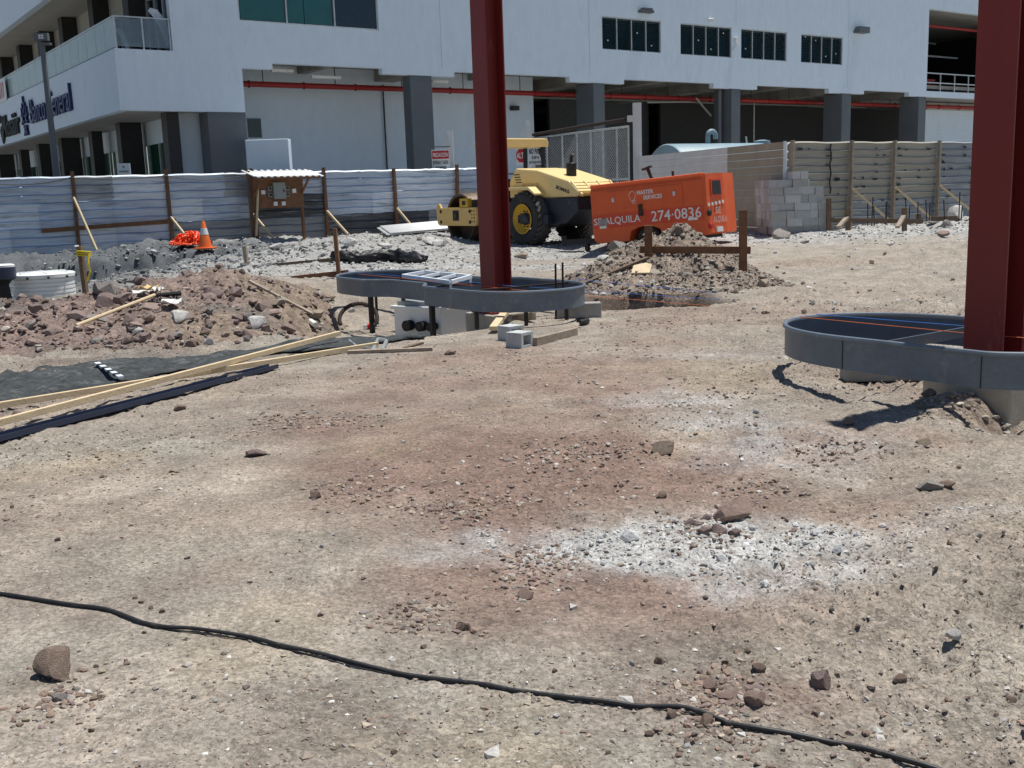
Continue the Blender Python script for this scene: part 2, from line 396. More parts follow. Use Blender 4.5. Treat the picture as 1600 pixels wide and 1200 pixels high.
# ------------------------------------------------------------------ ground sheet
TAN = np.array((.315, .265, .218)); RED = np.array((.222, .150, .122)); LIME = np.array((.47, .47, .455)); GRV = np.array((.34, .335, .32))
DRK = np.array((.09, .098, .105)); GRY = np.array((.285, .264, .225)); OCH = np.array((.35, .285, .19)); PAL = np.array((.345, .305, .258))
def blob(x, y, cx, cy, rx, ry, soft=.5, s=0, wob=.8):
    d = np.sqrt(((x - cx) / rx) ** 2 + ((y - cy) / ry) ** 2) + wob * fbm(x * 1.3, y * 1.3, 60 + s, 4)
    return 1 - sst(1 - soft, 1 + soft * .3, d)
def lime_w(x, y):
    a = blob(x, y, .72, 4.45, .85, .36, .75, 1, 1.9); b = blob(x, y, 1.35, 4.35, .75, .5, .95, 2, 2.1) * .75
    c = blob(x, y, 1.5, 6.1, .6, 1.0, .95, 3, 2.0) * .6; d = blob(x, y, 1.25, 7.6, .5, .5, .9, 4, 1.8) * .4
    e = blob(x, y, 2.6, 9.6, 1.6, .5, .8, 5) * .35
    w_ = np.clip(np.maximum.reduce([a, b, c, d, e]), 0, 1)
    return np.clip(w_ * (1 + 2.2 * fbm(x * 5, y * 5, 66, 4)) + .9 * w_ * fbm(x * 18, y * 18, 67, 3), 0, 1)
def gravel_w(x, y):
    g = sst(19, 23, y + 1.5 * fbm(x * .5, y * .5, 70, 3)) * (1 - sst(2.2, 5.5, x + .0 * y))
    far = sst(22.5, 25.5, y + 2.0 * fbm(x * .4, y * .4, 71, 3)) * sst(3, 6, x)
    return np.clip(np.maximum(g, far), 0, 1)
def ground_col(x, y):
    def mixc(c, k, w): return c * (1 - w[..., None]) + k * w[..., None]
    c = np.broadcast_to(TAN, x.shape + (3,)).copy()
    c = mixc(c, GRY, np.clip(.5 + 2.4 * fbm(x * .7, y * .7, 30, 4), 0, 1) * .8)
    c = mixc(c, np.array((.22, .182, .152)), np.clip(fbm(x * 1.6 + 4, y * 1.6, 38, 5) * 6 - .35, 0, 1) * .5 * (1 - sst(12, 20, y)))
    c = mixc(c, np.array((.42, .375, .315)), np.clip(fbm(x * 1.2 - 9, y * 1.4, 39, 5) * 6 - .4, 0, 1) * .5)
    c = mixc(c, RED, blob(x, y, .2, 6.0, 2.2, 2.1, .95, 6, 1.5) * .9)
    c = mixc(c, RED * 1.12, blob(x, y, .3, 9.2, 2.8, 2.2, .95, 19, 1.5) * .7)
    c = mixc(c, RED, blob(x, y, -.05, 4.0, .7, .5, .95, 16, 1.4) * .65)
    c = mixc(c, RED, blob(x, y, .75, 3.0, .5, .22, .9, 17, 1.2) * .55)
    c = mixc(c, RED, np.clip(fbm(x * .5 + 7, y * .5, 33, 4) * 4 - .2, 0, 1) * .45 * (1 - sst(12, 18, y)))
    c = mixc(c, OCH, np.clip(fbm(x * 1.1, y * 1.1, 36, 4) * 4 - .4, 0, 1) * .5 * (1 - sst(8, 12, y)))
    c = mixc(c, PAL, sst(11, 20, y) * sst(1.5, 5, x) * .9)
    c = mixc(c, np.array((.27, .2, .15)), blob(x, y, 5.6, 19.5, 2.6, 1.2, .9, 8, 1.2) * .4)
    c = mixc(c, GRV, gravel_w(x, y) * (1 - sst(3, 6, x)))
    c = mixc(c, LIME * .85, gravel_w(x, y) * sst(3, 6, x) * .9)
    c = mixc(c, LIME * .92, gravel_w(x, y) * blob(x, y, .5, 23, 4, 3, .9, 9, 1.4) * .55)
    c = mixc(c, TAN * .95, blob(x, y, 1.3, 23.3, 2.2, 2.4, .6, 18, 1.4) * .85)
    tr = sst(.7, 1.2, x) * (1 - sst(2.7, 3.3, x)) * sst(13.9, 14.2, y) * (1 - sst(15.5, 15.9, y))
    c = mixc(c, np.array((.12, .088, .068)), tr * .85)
    c = mixc(c, LIME, lime_w(x, y) * .85)
    pit = (1 - sst(-8.6, -6.2, x + fbm(x * .6, y * .6, 5) * 1.6)) * sst(16, 18, y) * (1 - sst(34.5, 36, y))
    c = mixc(c, DRK * 1.3, pit * .95)
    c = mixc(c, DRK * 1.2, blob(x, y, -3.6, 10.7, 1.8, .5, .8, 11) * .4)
    n = 1 + .35 * fbm(x * 9, y * 9, 80, 3); return np.clip(c * n[..., None], 0, .9)
def set_cols(me, C):
    at = me.color_attributes.new('Col', 'FLOAT_COLOR', 'POINT')
    A = np.ones((len(C), 4), np.float32); A[:, :3] = C; at.data.foreach_set('color', A.ravel())
def grid_mesh(name, X, Y, Z, C, m, smooth=True):
    nr, nc = X.shape; V = np.stack([X, Y, Z], -1).reshape(-1, 3).astype(np.float32)
    i = np.arange(nr * nc).reshape(nr, nc); Q = np.stack([i[:-1, :-1], i[:-1, 1:], i[1:, 1:], i[1:, :-1]], -1).reshape(-1, 4).astype(np.int32)
    me = bpy.data.meshes.new(name); me.vertices.add(len(V)); me.vertices.foreach_set('co', V.ravel())
    me.loops.add(Q.size); me.loops.foreach_set('vertex_index', Q.ravel())
    me.polygons.add(len(Q)); me.polygons.foreach_set('loop_start', np.arange(0, Q.size, 4, dtype=np.int32))
    me.update(calc_edges=True); me.validate()
    set_cols(me, C.reshape(-1, 3)); me.materials.append(MATS[m])
    if smooth: me.shade_smooth()
    o = bpy.data.objects.new(name, me); COL.objects.link(o); FR[o.name] = Matrix.Identity(4); return o
rows = np.concatenate([np.linspace(-40, 1.2, 30)[:-1], 1.2 * np.exp(np.arange(0, 660) * .0061), np.array([70, 78, 90, 110, 150, 220, 350, 600, 1200])])
cols = np.concatenate([[-25, -12, -6, -3.5, -2.2, -1.5, -1.1], np.linspace(-.85, .85, 470), [1.1, 1.5, 2.2, 3.5, 6, 12, 25]])
wv = np.maximum(rows, 1.0) * .92 + .9
X = cols[None, :] * wv[:, None]; Y = np.repeat(rows[:, None], len(cols), 1)
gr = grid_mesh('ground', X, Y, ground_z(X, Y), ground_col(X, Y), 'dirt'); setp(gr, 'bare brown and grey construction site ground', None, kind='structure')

def heap_obj(name, H, x0, x1, y0, y1, step, colf, label, amp=1.):
    xs = np.arange(x0, x1, step); ys = np.arange(y0, y1, step); X, Y = np.meshgrid(xs, ys)
    Z = heap_z(H, X, Y, amp); hz = heapf(H, X, Y)
    Z = np.where(hz < .004, ground_base(X, Y) - .12, Z)
    o = grid_mesh(name, X, Y, Z, colf(X, Y), 'heap_dirt'); return setp(o, label, 'dirt heap')
def hl_col(x, y):
    c = np.broadcast_to(np.array((.215, .162, .14)), x.shape + (3,)).copy()
    w1 = sst(-4.6, -3.2, x + fbm(x, y, 3) * 1.5)[..., None]; c = c * (1 - w1) + np.array((.225, .178, .14)) * w1
    w2 = np.clip(fbm(x * .9, y * .9, 90) * 5 - .1, 0, 1)[..., None] * .75; c = c * (1 - w2) + np.array((.11, .105, .1)) * w2
    return c * (1 + .5 * fbm(x * 6, y * 6, 91, 3))[..., None]
def hr_col(x, y):
    c = np.broadcast_to(np.array((.235, .19, .155)), x.shape + (3,)).copy()
    return c * (1 + .6 * fbm(x * 4, y * 4, 92, 4))[..., None]
heap_obj('dirt_heap', HEAP_L, -12.5, -.6, 10.5, 18.6, .05, hl_col, 'long low heap of dug brown dirt and rubble beside the lumber')
heap_obj('dirt_heap', HEAP_R, -.2, 5.6, 14.9, 20.4, .04, hr_col, 'grey brown dirt heap in front of the orange compressor')
heap_obj('dirt_heap', HEAP_P, 2.2, 3.8, 6.0, 7.7, .02, hr_col, 'small clod of loose dirt against the concrete pedestal', .35)

# ------------------------------------------------------------------ loose stones nobody could count
def ico(sub):
    bm = bmesh.new(); bmesh.ops.create_icosphere(bm, subdivisions=sub, radius=1)
    V = np.array([v.co[:] for v in bm.verts]); Fc = np.array([[v.index for v in f.verts] for f in bm.faces]); bm.free(); return V, Fc
IV, IF = ico(1)
OV = np.array([(1, 0, 0), (-1, 0, 0), (0, 1, 0), (0, -1, 0), (0, 0, 1), (0, 0, -1)], float)
OF = np.array([(0, 2, 4), (2, 1, 4), (1, 3, 4), (3, 0, 4), (2, 0, 5), (1, 2, 5), (3, 1, 5), (0, 3, 5)])
def stones(name, P, S, C, label, flat=.65, base='ico', parent=None, sink=.15):
    BV, BF = (IV, IF) if base == 'ico' else (OV, OF)
    N = len(P); k = len(BV)
    q = NR.normal(size=(N, 4)); q /= np.linalg.norm(q, axis=1)[:, None]
    a, b, c, d = q.T
    M = np.stack([1 - 2 * (c * c + d * d), 2 * (b * c - a * d), 2 * (b * d + a * c), 2 * (b * c + a * d), 1 - 2 * (b * b + d * d), 2 * (c * d - a * b),
                  2 * (b * d - a * c), 2 * (c * d + a * b), 1 - 2 * (b * b + c * c)], -1).reshape(N, 3, 3)
    V = BV[None] * (1 + NR.uniform(-.38, .25, (N, k, 1)))
    V = V * NR.uniform(.6, 1.25, (N, 1, 3))
    V = np.einsum('nij,nkj->nki', M, V) * S[:, None, None]
    V[:, :, 2] *= flat
    V = V + P[:, None, :]; V[:, :, 2] += (S * flat * (1 - 2 * sink) * .5)[:, None]
    Fc = (BF[None] + (np.arange(N) * k)[:, None, None]).reshape(-1, 3).astype(np.int32)
    V = V.reshape(-1, 3).astype(np.float32)
    me = bpy.data.meshes.new(name); me.vertices.add(len(V)); me.vertices.foreach_set('co', V.ravel())
    me.loops.add(Fc.size); me.loops.foreach_set('vertex_index', Fc.ravel())
    me.polygons.add(len(Fc)); me.polygons.foreach_set('loop_start', np.arange(0, Fc.size, 3, dtype=np.int32))
    me.update(calc_edges=True)
    me.shade_flat(); set_cols(me, np.repeat(C, k, 0)); me.materials.append(MATS['pebble'])
    o = bpy.data.objects.new(name, me); COL.objects.link(o); FR[o.name] = Matrix.Identity(4)
    if parent: o.parent = parent
    return setp(o, label, kind='stuff')
def pick(N, pal, wts):
    pal = np.array(pal); i = NR.choice(len(pal), N, p=np.array(wts) / sum(wts)); return pal[i] * NR.uniform(.75, 1.25, (N, 1))
PALD = [(.35, .29, .23), (.25, .18, .14), (.47, .45, .42), (.22, .165, .15), (.31, .28, .245), (.56, .54, .51)]
def fan(N, y0, y1, wk=.62, pw=1.):
    y = y0 + (y1 - y0) * NR.rand(N) ** pw; x = NR.uniform(-wk, wk, N) * (y + .4); return x, y
# fine grit and pebbles over the near ground
x, y = fan(65000, 2.0, 13.5, .6, 1.15)
dens = np.clip(.40 + 3.2 * fbm(x * 1.1, y * 1.1, 101, 4), .08, 1); k = NR.rand(len(x)) < dens; x, y = x[k], y[k]
S = .0042 * np.exp(NR.normal(0, .5, len(x))) * (1 + y * .04)
stones('pebbles', np.stack([x, y, ground_z(x, y)], -1), S, pick(len(x), PALD, [5, 3, 1.6, 1.5, 3, .7]), 'fine pebbles and grit strewn over the near dirt', base='octa', sink=.4)
x, y = fan(26000, 2.1, 16, .6, 1.1)
dens = np.clip(.08 + 4.2 * fbm(x * .9 + 5, y * .9, 103, 4), .05, 1)
dens = np.maximum(dens, blob(x, y, .2, 5.8, 1.3, .9, .8, 6, 1.6) * .7)
k = NR.rand(len(x)) < dens; x, y = x[k], y[k]
S = np.minimum(.0060 * np.exp(NR.normal(0, .6, len(x))), .016) * (1 + y * .03)
stones('pebbles', np.stack([x, y, ground_z(x, y)], -1), S, pick(len(x), PALD, [5, 4, .9, 2, 3, .4]), 'brown clods and stones strewn over the near dirt', sink=.38)
# clusters of clods
cl = [GP(*q) for q in ((745, 800), (690, 790), (860, 715), (930, 705), (850, 880), (660, 965), (820, 900), (1120, 1085), (1110, 1140), (1100, 830), (1180, 770), (560, 770), (1290, 700), (450, 660), (545, 655), (100, 1095))]
xs = []; ys = []
for p in cl:
    n = 190; xs.append(p[0] + NR.normal(0, .035 * p[1] ** .8, n)); ys.append(p[1] + NR.normal(0, .035 * p[1] ** .9, n))
x = np.concatenate(xs); y = np.concatenate(ys); S = np.minimum(.0060 * np.exp(NR.normal(0, .65, len(x))), .0125) * (1 + y * .09)
stones('clods', np.stack([x, y, ground_z(x, y)], -1), S, pick(len(x), PALD, [3, 5, .3, 3, 1, .1]), 'clusters of crumbled reddish clods on the dirt', sink=.33)
# white crushed limestone
x = np.concatenate([NR.uniform(-.2, 2.4, 10000), NR.uniform(.6, 2.6, 6000)]); y = np.concatenate([NR.uniform(3.9, 5.3, 10000), NR.uniform(5.2, 8.0, 6000)])
k = NR.rand(len(x)) < lime_w(x, y) ** 1.3; x, y = x[k], y[k]
S = .0038 * np.exp(NR.normal(0, .65, len(x)))
stones('limestone_gravel', np.stack([x, y, ground_z(x, y)], -1), S, pick(len(x), [(.5, .5, .49), (.4, .395, .385), (.3, .28, .255), (.58, .58, .57)], [4, 4, 1.5, 2]), 'white crushed limestone spilled on the dirt')
# far gravel round the roller and the compressor
x, y = NR.uniform(-9, 15, 40000), NR.uniform(17.5, 39, 40000)
k = (NR.rand(len(x)) < gravel_w(x, y) * .8 * (1 - .85 * blob(x, y, 1.3, 23.3, 2.2, 2.4, .6, 18, 1.4))) & (np.abs(x / y) < .5); x, y = x[k], y[k]
S = .019 * np.exp(NR.normal(0, .5, len(x)))
stones('gravel', np.stack([x, y, ground_z(x, y)], -1), S, pick(len(x), [(.48, .47, .45), (.31, .305, .295), (.2, .195, .19), (.56, .55, .52)], [3, 3, 2, 2.5]), 'grey and white gravel round the road roller')
x, y = NR.uniform(-14, -5.2, 7000), NR.uniform(18, 34, 7000)
S = .03 * np.exp(NR.normal(0, .5, len(x)))
stones('gravel', np.stack([x, y, ground_z(x, y)], -1), S, pick(len(x), [(.13, .14, .145), (.25, .26, .26), (.4, .4, .4)], [4, 3, 1]), 'dark grey gravel in the dug area before the metal fence')
x, y = fan(3800, 11, 24, .5); k = (x > .8) & (NR.rand(3800) < np.clip(.45 + 2.5 * fbm(x * .6, y * .6, 140, 3), .06, 1)); x, y = x[k], y[k]
S = .010 * np.exp(NR.normal(0, .6, len(x)))
stones('pebbles', np.stack([x, y, ground_z(x, y)], -1), S, pick(len(x), PALD, [6, 1, 3, .5, 3, 2]), 'stones scattered over the pale dirt beyond the islands')
# rubble on the heaps
def on_heap(H, x0, x1, y0, y1, N, thr=.05):
    x, y = NR.uniform(x0, x1, N), NR.uniform(y0, y1, N); k = heapf(H, x, y) > thr; return x[k], y[k]
x, y = on_heap(HEAP_L, -9, -1.4, 10.8, 18, 22000, .03)
k = NR.rand(len(x)) < np.clip(.75 + 2 * fbm(x, y, 120), .1, 1) * np.where(x > -3.6, .35, 1); x, y = x[k], y[k]
S = .0135 * np.exp(NR.normal(0, .8, len(x)))
stones('rubble', np.stack([x, y, total_z(x, y)], -1), S, pick(len(x), [(.235, .175, .155), (.2, .148, .13), (.28, .21, .18), (.4, .36, .32), (.19, .172, .16)], [5, 4, 3, .7, 2]), 'crumbled purple brown rubble covering the long heap')
x, y = on_heap(HEAP_R, 0.5, 5, 15, 20, 11000, .03); S = .015 * np.exp(NR.normal(0, .6, len(x)))
stones('rubble', np.stack([x, y, total_z(x, y)], -1), S, pick(len(x), [(.27, .24, .2), (.19, .16, .13), (.42, .39, .35), (.23, .16, .125)], [4, 3, 1.6, 1]), 'crumbled rubble covering the heap before the compressor')
x, y = on_heap(HEAP_P, 2.4, 3.7, 6.2, 7.6, 900, .02); S = .012 * np.exp(NR.normal(0, .6, len(x)))
stones('rubble', np.stack([x, y, total_z(x, y)], -1), S, pick(len(x), [(.34, .3, .25), (.24, .2, .165), (.5, .47, .42)], [4, 3, 1.6]), 'crumbled dirt and stones beside the concrete pedestal')

# ------------------------------------------------------------------ the building (local: x along the long front, y into the building)
BO = np.array((-13.11, 37.0, 0.)); FZ = .15
BLD = thing('office_building', 'long white commercial building with grey columns and open garage level behind the fences', 'building', tuple(BO), ROT)
def fac(px, py, off=0.):
    d = ray(px, py); P0 = BO + E2 * off; q = EYE + d * (((P0 - EYE) @ E2) / (d @ E2)); return float((q - BO) @ E1), float(q[2])
def lef(px, py, off=0.):
    d = ray(px, py); P0 = BO + E1 * off; q = EYE + d * (((P0 - EYE) @ E1) / (d @ E1)); return float((q - BO) @ E2), float(q[2])
TOP = 12.6
LW = [(21.76, 25.44), (26.72, 30.29), (30.98, 34.47), (35.62, 39.11)]
holes = [(4.50, 10.24, 8.02, 10.5), (47.1, 56.5, 6.72, 11.41)] + [(a, b, 7.87, 9.35) for a, b in LW]
holes += [(a, b, 6.30, 6.60) for a, b in ((5.67, 10.29), (13.68, 19.81), (23.06, 29.0), (32.2, 38.0), (41.1, 45.35))]
m = MB(); wall_cells(m, 4.48, 78, 6.38, TOP, 0, .3, holes); wall_cells(m, 2.0, 4.48, 4.81, TOP, 0, .3, [])
m.box(0, 2.0, 0, .3, 4.81, 6.86); m.box(4.0, 4.48, .3, 1.0, 4.9, 6.9)
m.build('front_wall', 'white_wall', BLD)
m = MB(); m.box(0, .3, .3, 60, 4.81, 6.86); m.build('balcony_fascia', 'white_wall', BLD)
m = MB(); m.box(0, .3, 0, 60, 9.9, TOP); m.box(.3, 2.0, 0, .3, 9.9, TOP); m.build('upper_fascia', 'white_wall', BLD)
m = MB(); m.box(.3, 4.0, .3, 60, 4.85, 5.0); m.build('soffit', 'soffit', BLD)
m = MB(); m.box(.3, 2.2, .3, 60, 6.55, 6.7); m.build('balcony_floor', 'soffit', BLD)
m = MB(); m.box(.3, 2.2, .3, 60, 9.95, 10.1); m.build('balcony_ceiling', 'soffit', BLD)
m = MB(); m.box(.3, 78, .31, 40, TOP - .3, TOP - .05); m.build('roof', 'concrete', BLD)
m = MB(); m.box(3.05, 4.48, .003, .9, FZ - .3, 4.808); m.build('corner_pier', 'grey_paint', BLD)
m = MB(); m.box(2.3, 4.47, 1.2, 1.4, FZ - .3, 4.848); m.build('side_wall', 'white_wall', BLD)
# bank level: columns, wall and windows behind them
cd = [.7, 5.9, 11.0, 15.75, 20.6, 26.2, 31.5, 37]
m0 = MB(); m0.box(2.62, 2.85, 1.4, 60, 3.95, 4.85); m0.box(2.62, 2.85, 1.4, 60, FZ - .3, .7); m0.build('bank_wall', 'white_wall', BLD)
for i, d in enumerate(cd):
    wd = .85 if i in (1, 3, 4, 6) else .45
    m = MB(); m.box(2.0 - wd / 2, 2.0 + wd / 2, d, d + .6, FZ - .3, 4.845); m.build('column', 'dark_paint', BLD)
for i in range(len(cd) - 1):
    d0 = max(cd[i] + .5, 1.42); d1 = cd[i + 1]
    n = 3
    wd = MB(); wd.box(2.64, 2.66, d0, d1, .7, 3.95); wo = wd.build('window', 'green_glass', BLD)
    for j in range(n + 1):
        q = d0 + (d1 - d0) * j / n; mm = MB(); mm.box(2.58, 2.68, q - .04, q + .04, .7, 3.95); mm.build('mullion', 'aluminium', wo)
# balcony level
m = MB(); m.box(2.2, 2.4, .31, 60, 9.0, 9.95); m.box(2.2, 2.4, .31, 60, 6.7, 6.85); m.build('balcony_wall', 'soffit', BLD)
ud = [3.2, 8.0, 13.2, 17.6, 22.5, 27.5, 32.6, 38]
for i, d in enumerate(ud):
    m = MB(); m.box(1.55, 2.19, d, d + .7, 6.7, 9.94); m.build('column', 'dark_paint', BLD)
for i in range(-1, len(ud) - 1):
    d0 = .32 if i < 0 else ud[i] + .6; d1 = ud[i + 1]
    wd = MB(); wd.box(2.25, 2.28, d0, d1, 6.85, 9.0); wo = wd.build('window', 'blue_glass', BLD)
    for j in range(4):
        q = d0 + (d1 - d0) * j / 3; mm = MB(); mm.box(2.18, 2.30, q - .035, q + .035, 6.85, 9.0); mm.build('mullion', 'aluminium', wo)
# glass balustrade
for j in range(24):
    m = MB(); m.box(.10, .115, .12 + j * 1.25, .12 + j * 1.25 + 1.22, 6.93, 7.9); m.build('glass_pane', 'rail_glass', BLD)
for j, (a, b) in enumerate(((.13, 1.0), (1.05, 1.96))):
    m = MB(); m.box(a, b, .08, .095, 6.95, 7.88); m.build('glass_pane', 'rail_glass_clear', BLD)
m = MB(); m.box(.07, .14, .07, 30.2, 7.90, 7.95); m.box(.14, 2.0, .06, .12, 7.90, 7.95); m.build('handrail', 'aluminium', BLD)
m = MB(); m.box(.08, .13, .1, 30.2, 6.863, 6.925); m.build('glass_channel', 'dark_paint', BLD)
for q in (.1, 1.02, 1.95):
    m = MB(); m.box(q - .025, q + .025, .05, .12, 6.863, 7.9); m.build('rail_post', 'aluminium', BLD)
# big teal window
wo = MB().box(4.53, 10.2, .1, .13, 8.06, 10.46).build('window', 'blue_glass', BLD)
for a, b, mm in ((4.6, 6.33, 'teal_glass'), (6.43, 7.1, 'teal_glass'), (7.13, 8.28, 'teal_glass'), (8.38, 10.15, 'blue_glass')):
    MB().box(a, b, .07, .098, 8.1, 10.42).build('pane', mm, wo)
f = MB()
for q in (4.5, 6.36, 8.33, 10.18): f.box(q, q + .06, .03, .16, 8.02, 10.5)
f.box(4.56, 10.18, .035, .155, 8.02, 8.08); f.build('window_frame', 'aluminium', wo)
# louvre windows
for (a, b) in LW:
    wo = MB().box(a + .02, b - .02, .24, .26, 7.89, 9.33).build('window', 'black_ink', BLD)
    f = MB(); f.box(a, b, .04, .2, 9.29, 9.35); f.box(a, b, .04, .2, 7.87, 7.91)
    for j in range(5):
        q = a + (b - a - .05) * j / 4; f.box(q, q + .05, .035, .205, 7.872, 9.348)
    f.build('window_frame', 'aluminium', wo)
    for j in range(4):
        q0 = a + (b - a - .05) * j / 4 + .055; q1 = a + (b - a - .05) * (j + 1) / 4 - .005; s = MB()
        for k in range(13):
            z = 7.93 + k * .105
            s.add([(q0, .06, z), (q1, .06, z), (q1, .14, z + .11), (q0, .14, z + .11)], [(0, 1, 2, 3)])
        s.build('louvre_slats', 'louvre_glass', wo)
        if rnd.random() < .45:
            z = rnd.uniform(8.1, 9.2); MB().box(q0 + .3, q0 + .36, .04, .06, z, z + .06).build('catch', 'lamp_white', wo)
# columns of the garage level
for (a, b, dd) in ((11.54, 12.56, .6), (21.19, 21.85, 1.25), (30.3, 30.95, 1.2), (39.16, 39.95, 1.25), (46.37, 47.09, 1.3)):
    MB().box(a, b, .004, dd, FZ - .3, 6.375).build('column', 'grey_paint', BLD)
MB().cyl((29.95, .5, FZ), (29.95, .5, 6.35), .11, 12).build('down_pipe', 'grey_paint', BLD, smooth=True)
# garage ceiling, beams, walls
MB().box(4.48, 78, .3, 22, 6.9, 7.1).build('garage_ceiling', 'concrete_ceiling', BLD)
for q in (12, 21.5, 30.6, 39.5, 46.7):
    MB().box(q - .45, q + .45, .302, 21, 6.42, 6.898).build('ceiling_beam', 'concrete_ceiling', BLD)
for q in (8.2, 16.5, 26, 35.2, 43.2):
    MB().box(q - .18, q + .18, .302, 21, 6.62, 6.897).build('ceiling_beam', 'concrete_ceiling', BLD)
m = MB(); m.box(4.48, 19.99, 3.0, 3.2, FZ - .3, 6.9); m.build('garage_wall', 'white_wall', BLD)
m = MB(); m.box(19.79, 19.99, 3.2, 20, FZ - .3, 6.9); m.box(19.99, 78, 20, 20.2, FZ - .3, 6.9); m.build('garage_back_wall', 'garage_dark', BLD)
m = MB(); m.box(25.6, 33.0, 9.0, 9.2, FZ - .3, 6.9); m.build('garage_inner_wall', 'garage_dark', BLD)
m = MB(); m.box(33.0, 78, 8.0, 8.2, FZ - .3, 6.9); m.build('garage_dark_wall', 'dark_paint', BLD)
MB().box(4.48, 78, .31, 20, FZ - .3, FZ).build('garage_floor', 'concrete', BLD)
MB().box(5.74, 6.29, 2.96, 2.998, 4.09, 4.83).build('window', 'blue_glass', BLD)
m = MB(); m.tube([(11.9, 2.93, 6.3), (11.9, 2.93, 2.6), (13.6, 2.93, 2.6)], .035, 6); m.tube([(11.9, 2.93, 2.6), (11.9, 2.93, FZ)], .035, 6); m.build('conduit', 'navy_paint', BLD)
MB().box(18.6, 18.95, 2.7, 2.99, 5.35, 5.55).build('security_camera', 'dark_paint', BLD)
m = MB(); m.cyl((4.5, 2.0, 6.05), (57, 2.0, 6.05), .11, 12)
for q in np.arange(5.5, 57, 2.3): m.cyl((q, 2.0, 6.05), (q + .02, 2.0, 6.05), .15, 12)
m.build('sprinkler_pipe', 'pipe_red', BLD, smooth=True)
for q in np.arange(6.1, 57, 3.1): MB().cyl((q, 2.0, 6.1), (q, 2.0, 6.9), .02, 5).build('pipe_hanger', 'dark_paint', BLD)
m = MB(); m.cyl((20.2, 4.2, 6.3), (56, 4.2, 6.3), .06, 8); m.cyl((22, 6.4, 6.35), (50, 6.4, 6.35), .05, 8); m.tube([(29.0, 1.2, 6.0), (29.6, 1.3, 5.6), (29.9, 1.0, 5.1)], .05, 6)
m.tube([(26, 1.6, 5.75), (29, 1.6, 5.85)], .04, 6); m.build('service_pipe', 'concrete_ceiling', BLD)
for (a, b, z) in ((6.05, 6.95, 6.42), (7.7, 8.95, 6.24), (13.2, 14.0, 6.24)):
    MB().box(a, b, .95, 1.15, z, z + .1).build('light_fixture', 'lamp_white', BLD)
for (q, dd) in ((42.4, 2.2), (43.6, 3.0), (36.5, 4)):
    MB().cyl((q, dd, FZ), (q, dd, 6.3), .04, 6).build('conduit', 'aluminium', BLD)
for q in (13.1, 21.0, 30.6, 39.6):
    MB().box(q - .008, q + .008, -.003, -.0005, 6.7 if q != 30.6 else 9.6, TOP).build('wall_joint', 'grey_joint', BLD)
# things fixed on the front
m = MB(); m.prism([(-.35, 0), (.35, 0), (.35, .12), (.1, .32), (-.35, .32)], 40.0, 40.9, lambda u, v, a: (a, -.22 + u * .6, 9.62 + v)); m.build('wall_vent', 'grey_paint', BLD)
m = MB(); m.box(24.0, 24.75, -.28, .0, 9.62, 9.74); m.box(24.1, 24.65, -.3, -.05, 9.75, 9.82); m.build('wall_lamp', 'grey_paint', BLD)
m = MB(); m.cyl((28.7, -.3, 9.55), (28.7, .0, 9.6), .09, 10); m.box(28.66, 28.74, -.02, .0, 9.4, 9.7); m.build('security_camera', 'lamp_white', BLD)
m = MB(); m.box(30.45, 30.75, -.12, -.003, 8.6, 8.85); m.tube([(30.6, -.06, 8.6), (30.5, -.06, 8.4), (30.35, -.06, 8.25)], .025, 6); m.build('antenna_box', 'lamp_white', BLD)
# open upper bay at the right end
m = MB(); m.box(47.1, 78, .31, 20, 6.4, 6.7); m.build('bay_floor', 'concrete', BLD)
m = MB(); m.box(46.9, 78, .31, 20, 11.42, 11.6); m.build('bay_ceiling', 'concrete_ceiling', BLD)
m = MB(); m.box(46.8, 47.0, .31, 12, 6.72, 11.4); m.box(47.0, 78, 12, 12.2, 6.72, 11.4); m.box(62, 62.2, .31, 12, 6.72, 11.4); m.build('bay_wall', 'dark_paint', BLD)
for q in np.arange(47.22, 56, 1.5): MB().box(q - .03, q + .03, .12, .18, 6.723, 7.75).build('bay_rail_post', 'aluminium', BLD)
for z in (7.23, 7.78):
    MB().box(47.1, 56.5, .10, .2, z - .03, z + .03).build('bay_rail', 'aluminium', BLD)
m = MB()
for (q, dd) in ((49.3, 3), (51.0, 3), (52.6, 4)): m.cyl((q, dd, 6.7), (q, dd, 11.4), .05, 6)
m.cyl((47, 3, 9.3), (55, 3, 9.3), .06, 6); m.cyl((47, 2, 10.9), (55, 2, 10.9), .07, 8); m.cyl((47, 4, 10.5), (55, 4.6, 10.4), .05, 6)
m.build('bay_pipes', 'aluminium', BLD, smooth=True)
m = MB(); m.cyl((47, 1.3, 10.75), (55, 1.3, 10.75), .09, 8); m.build('sprinkler_pipe', 'pipe_red', BLD)
m = MB(); m.box(51.0, 58, 2.6, 2.75, FZ - .3, 5.9); 
for k in range(24): m.box(51.05, 57.9, 2.57, 2.599, .2 + k * .235, .2 + k * .235 + .2)
m.build('roller_door', 'white_wall', BLD); MB().box(50.9, 58, 2.4, 2.8, 5.9, 6.35).build('door_housing', 'soffit', BLD)
# red trestle standing on the open bay
t = thing('trestle', 'red folding work trestle behind the rail of the open upper bay', 'trestle', tuple(BO + E1 * 48.6 + E2 * 1.0 + np.array((0, 0, 6.7))), ROT)
MB().box(-.8, .8, -.06, .06, .75, .85).build('beam', 'sign_red', t)
for sx in (-.65, .65):
    for sy in (-1, 1): MB().bar((sx, sy * .3, 0), (sx * .9, sy * .04, .76), .05, .05).build('leg', 'sign_red', t)
m = MB(); m.bar((-.6, 0, .12), (.6, 0, .7), .04, .04); m.bar((.6, 0, .12), (-.6, 0, .7), .04, .04); m.build('brace', 'sign_red', t)

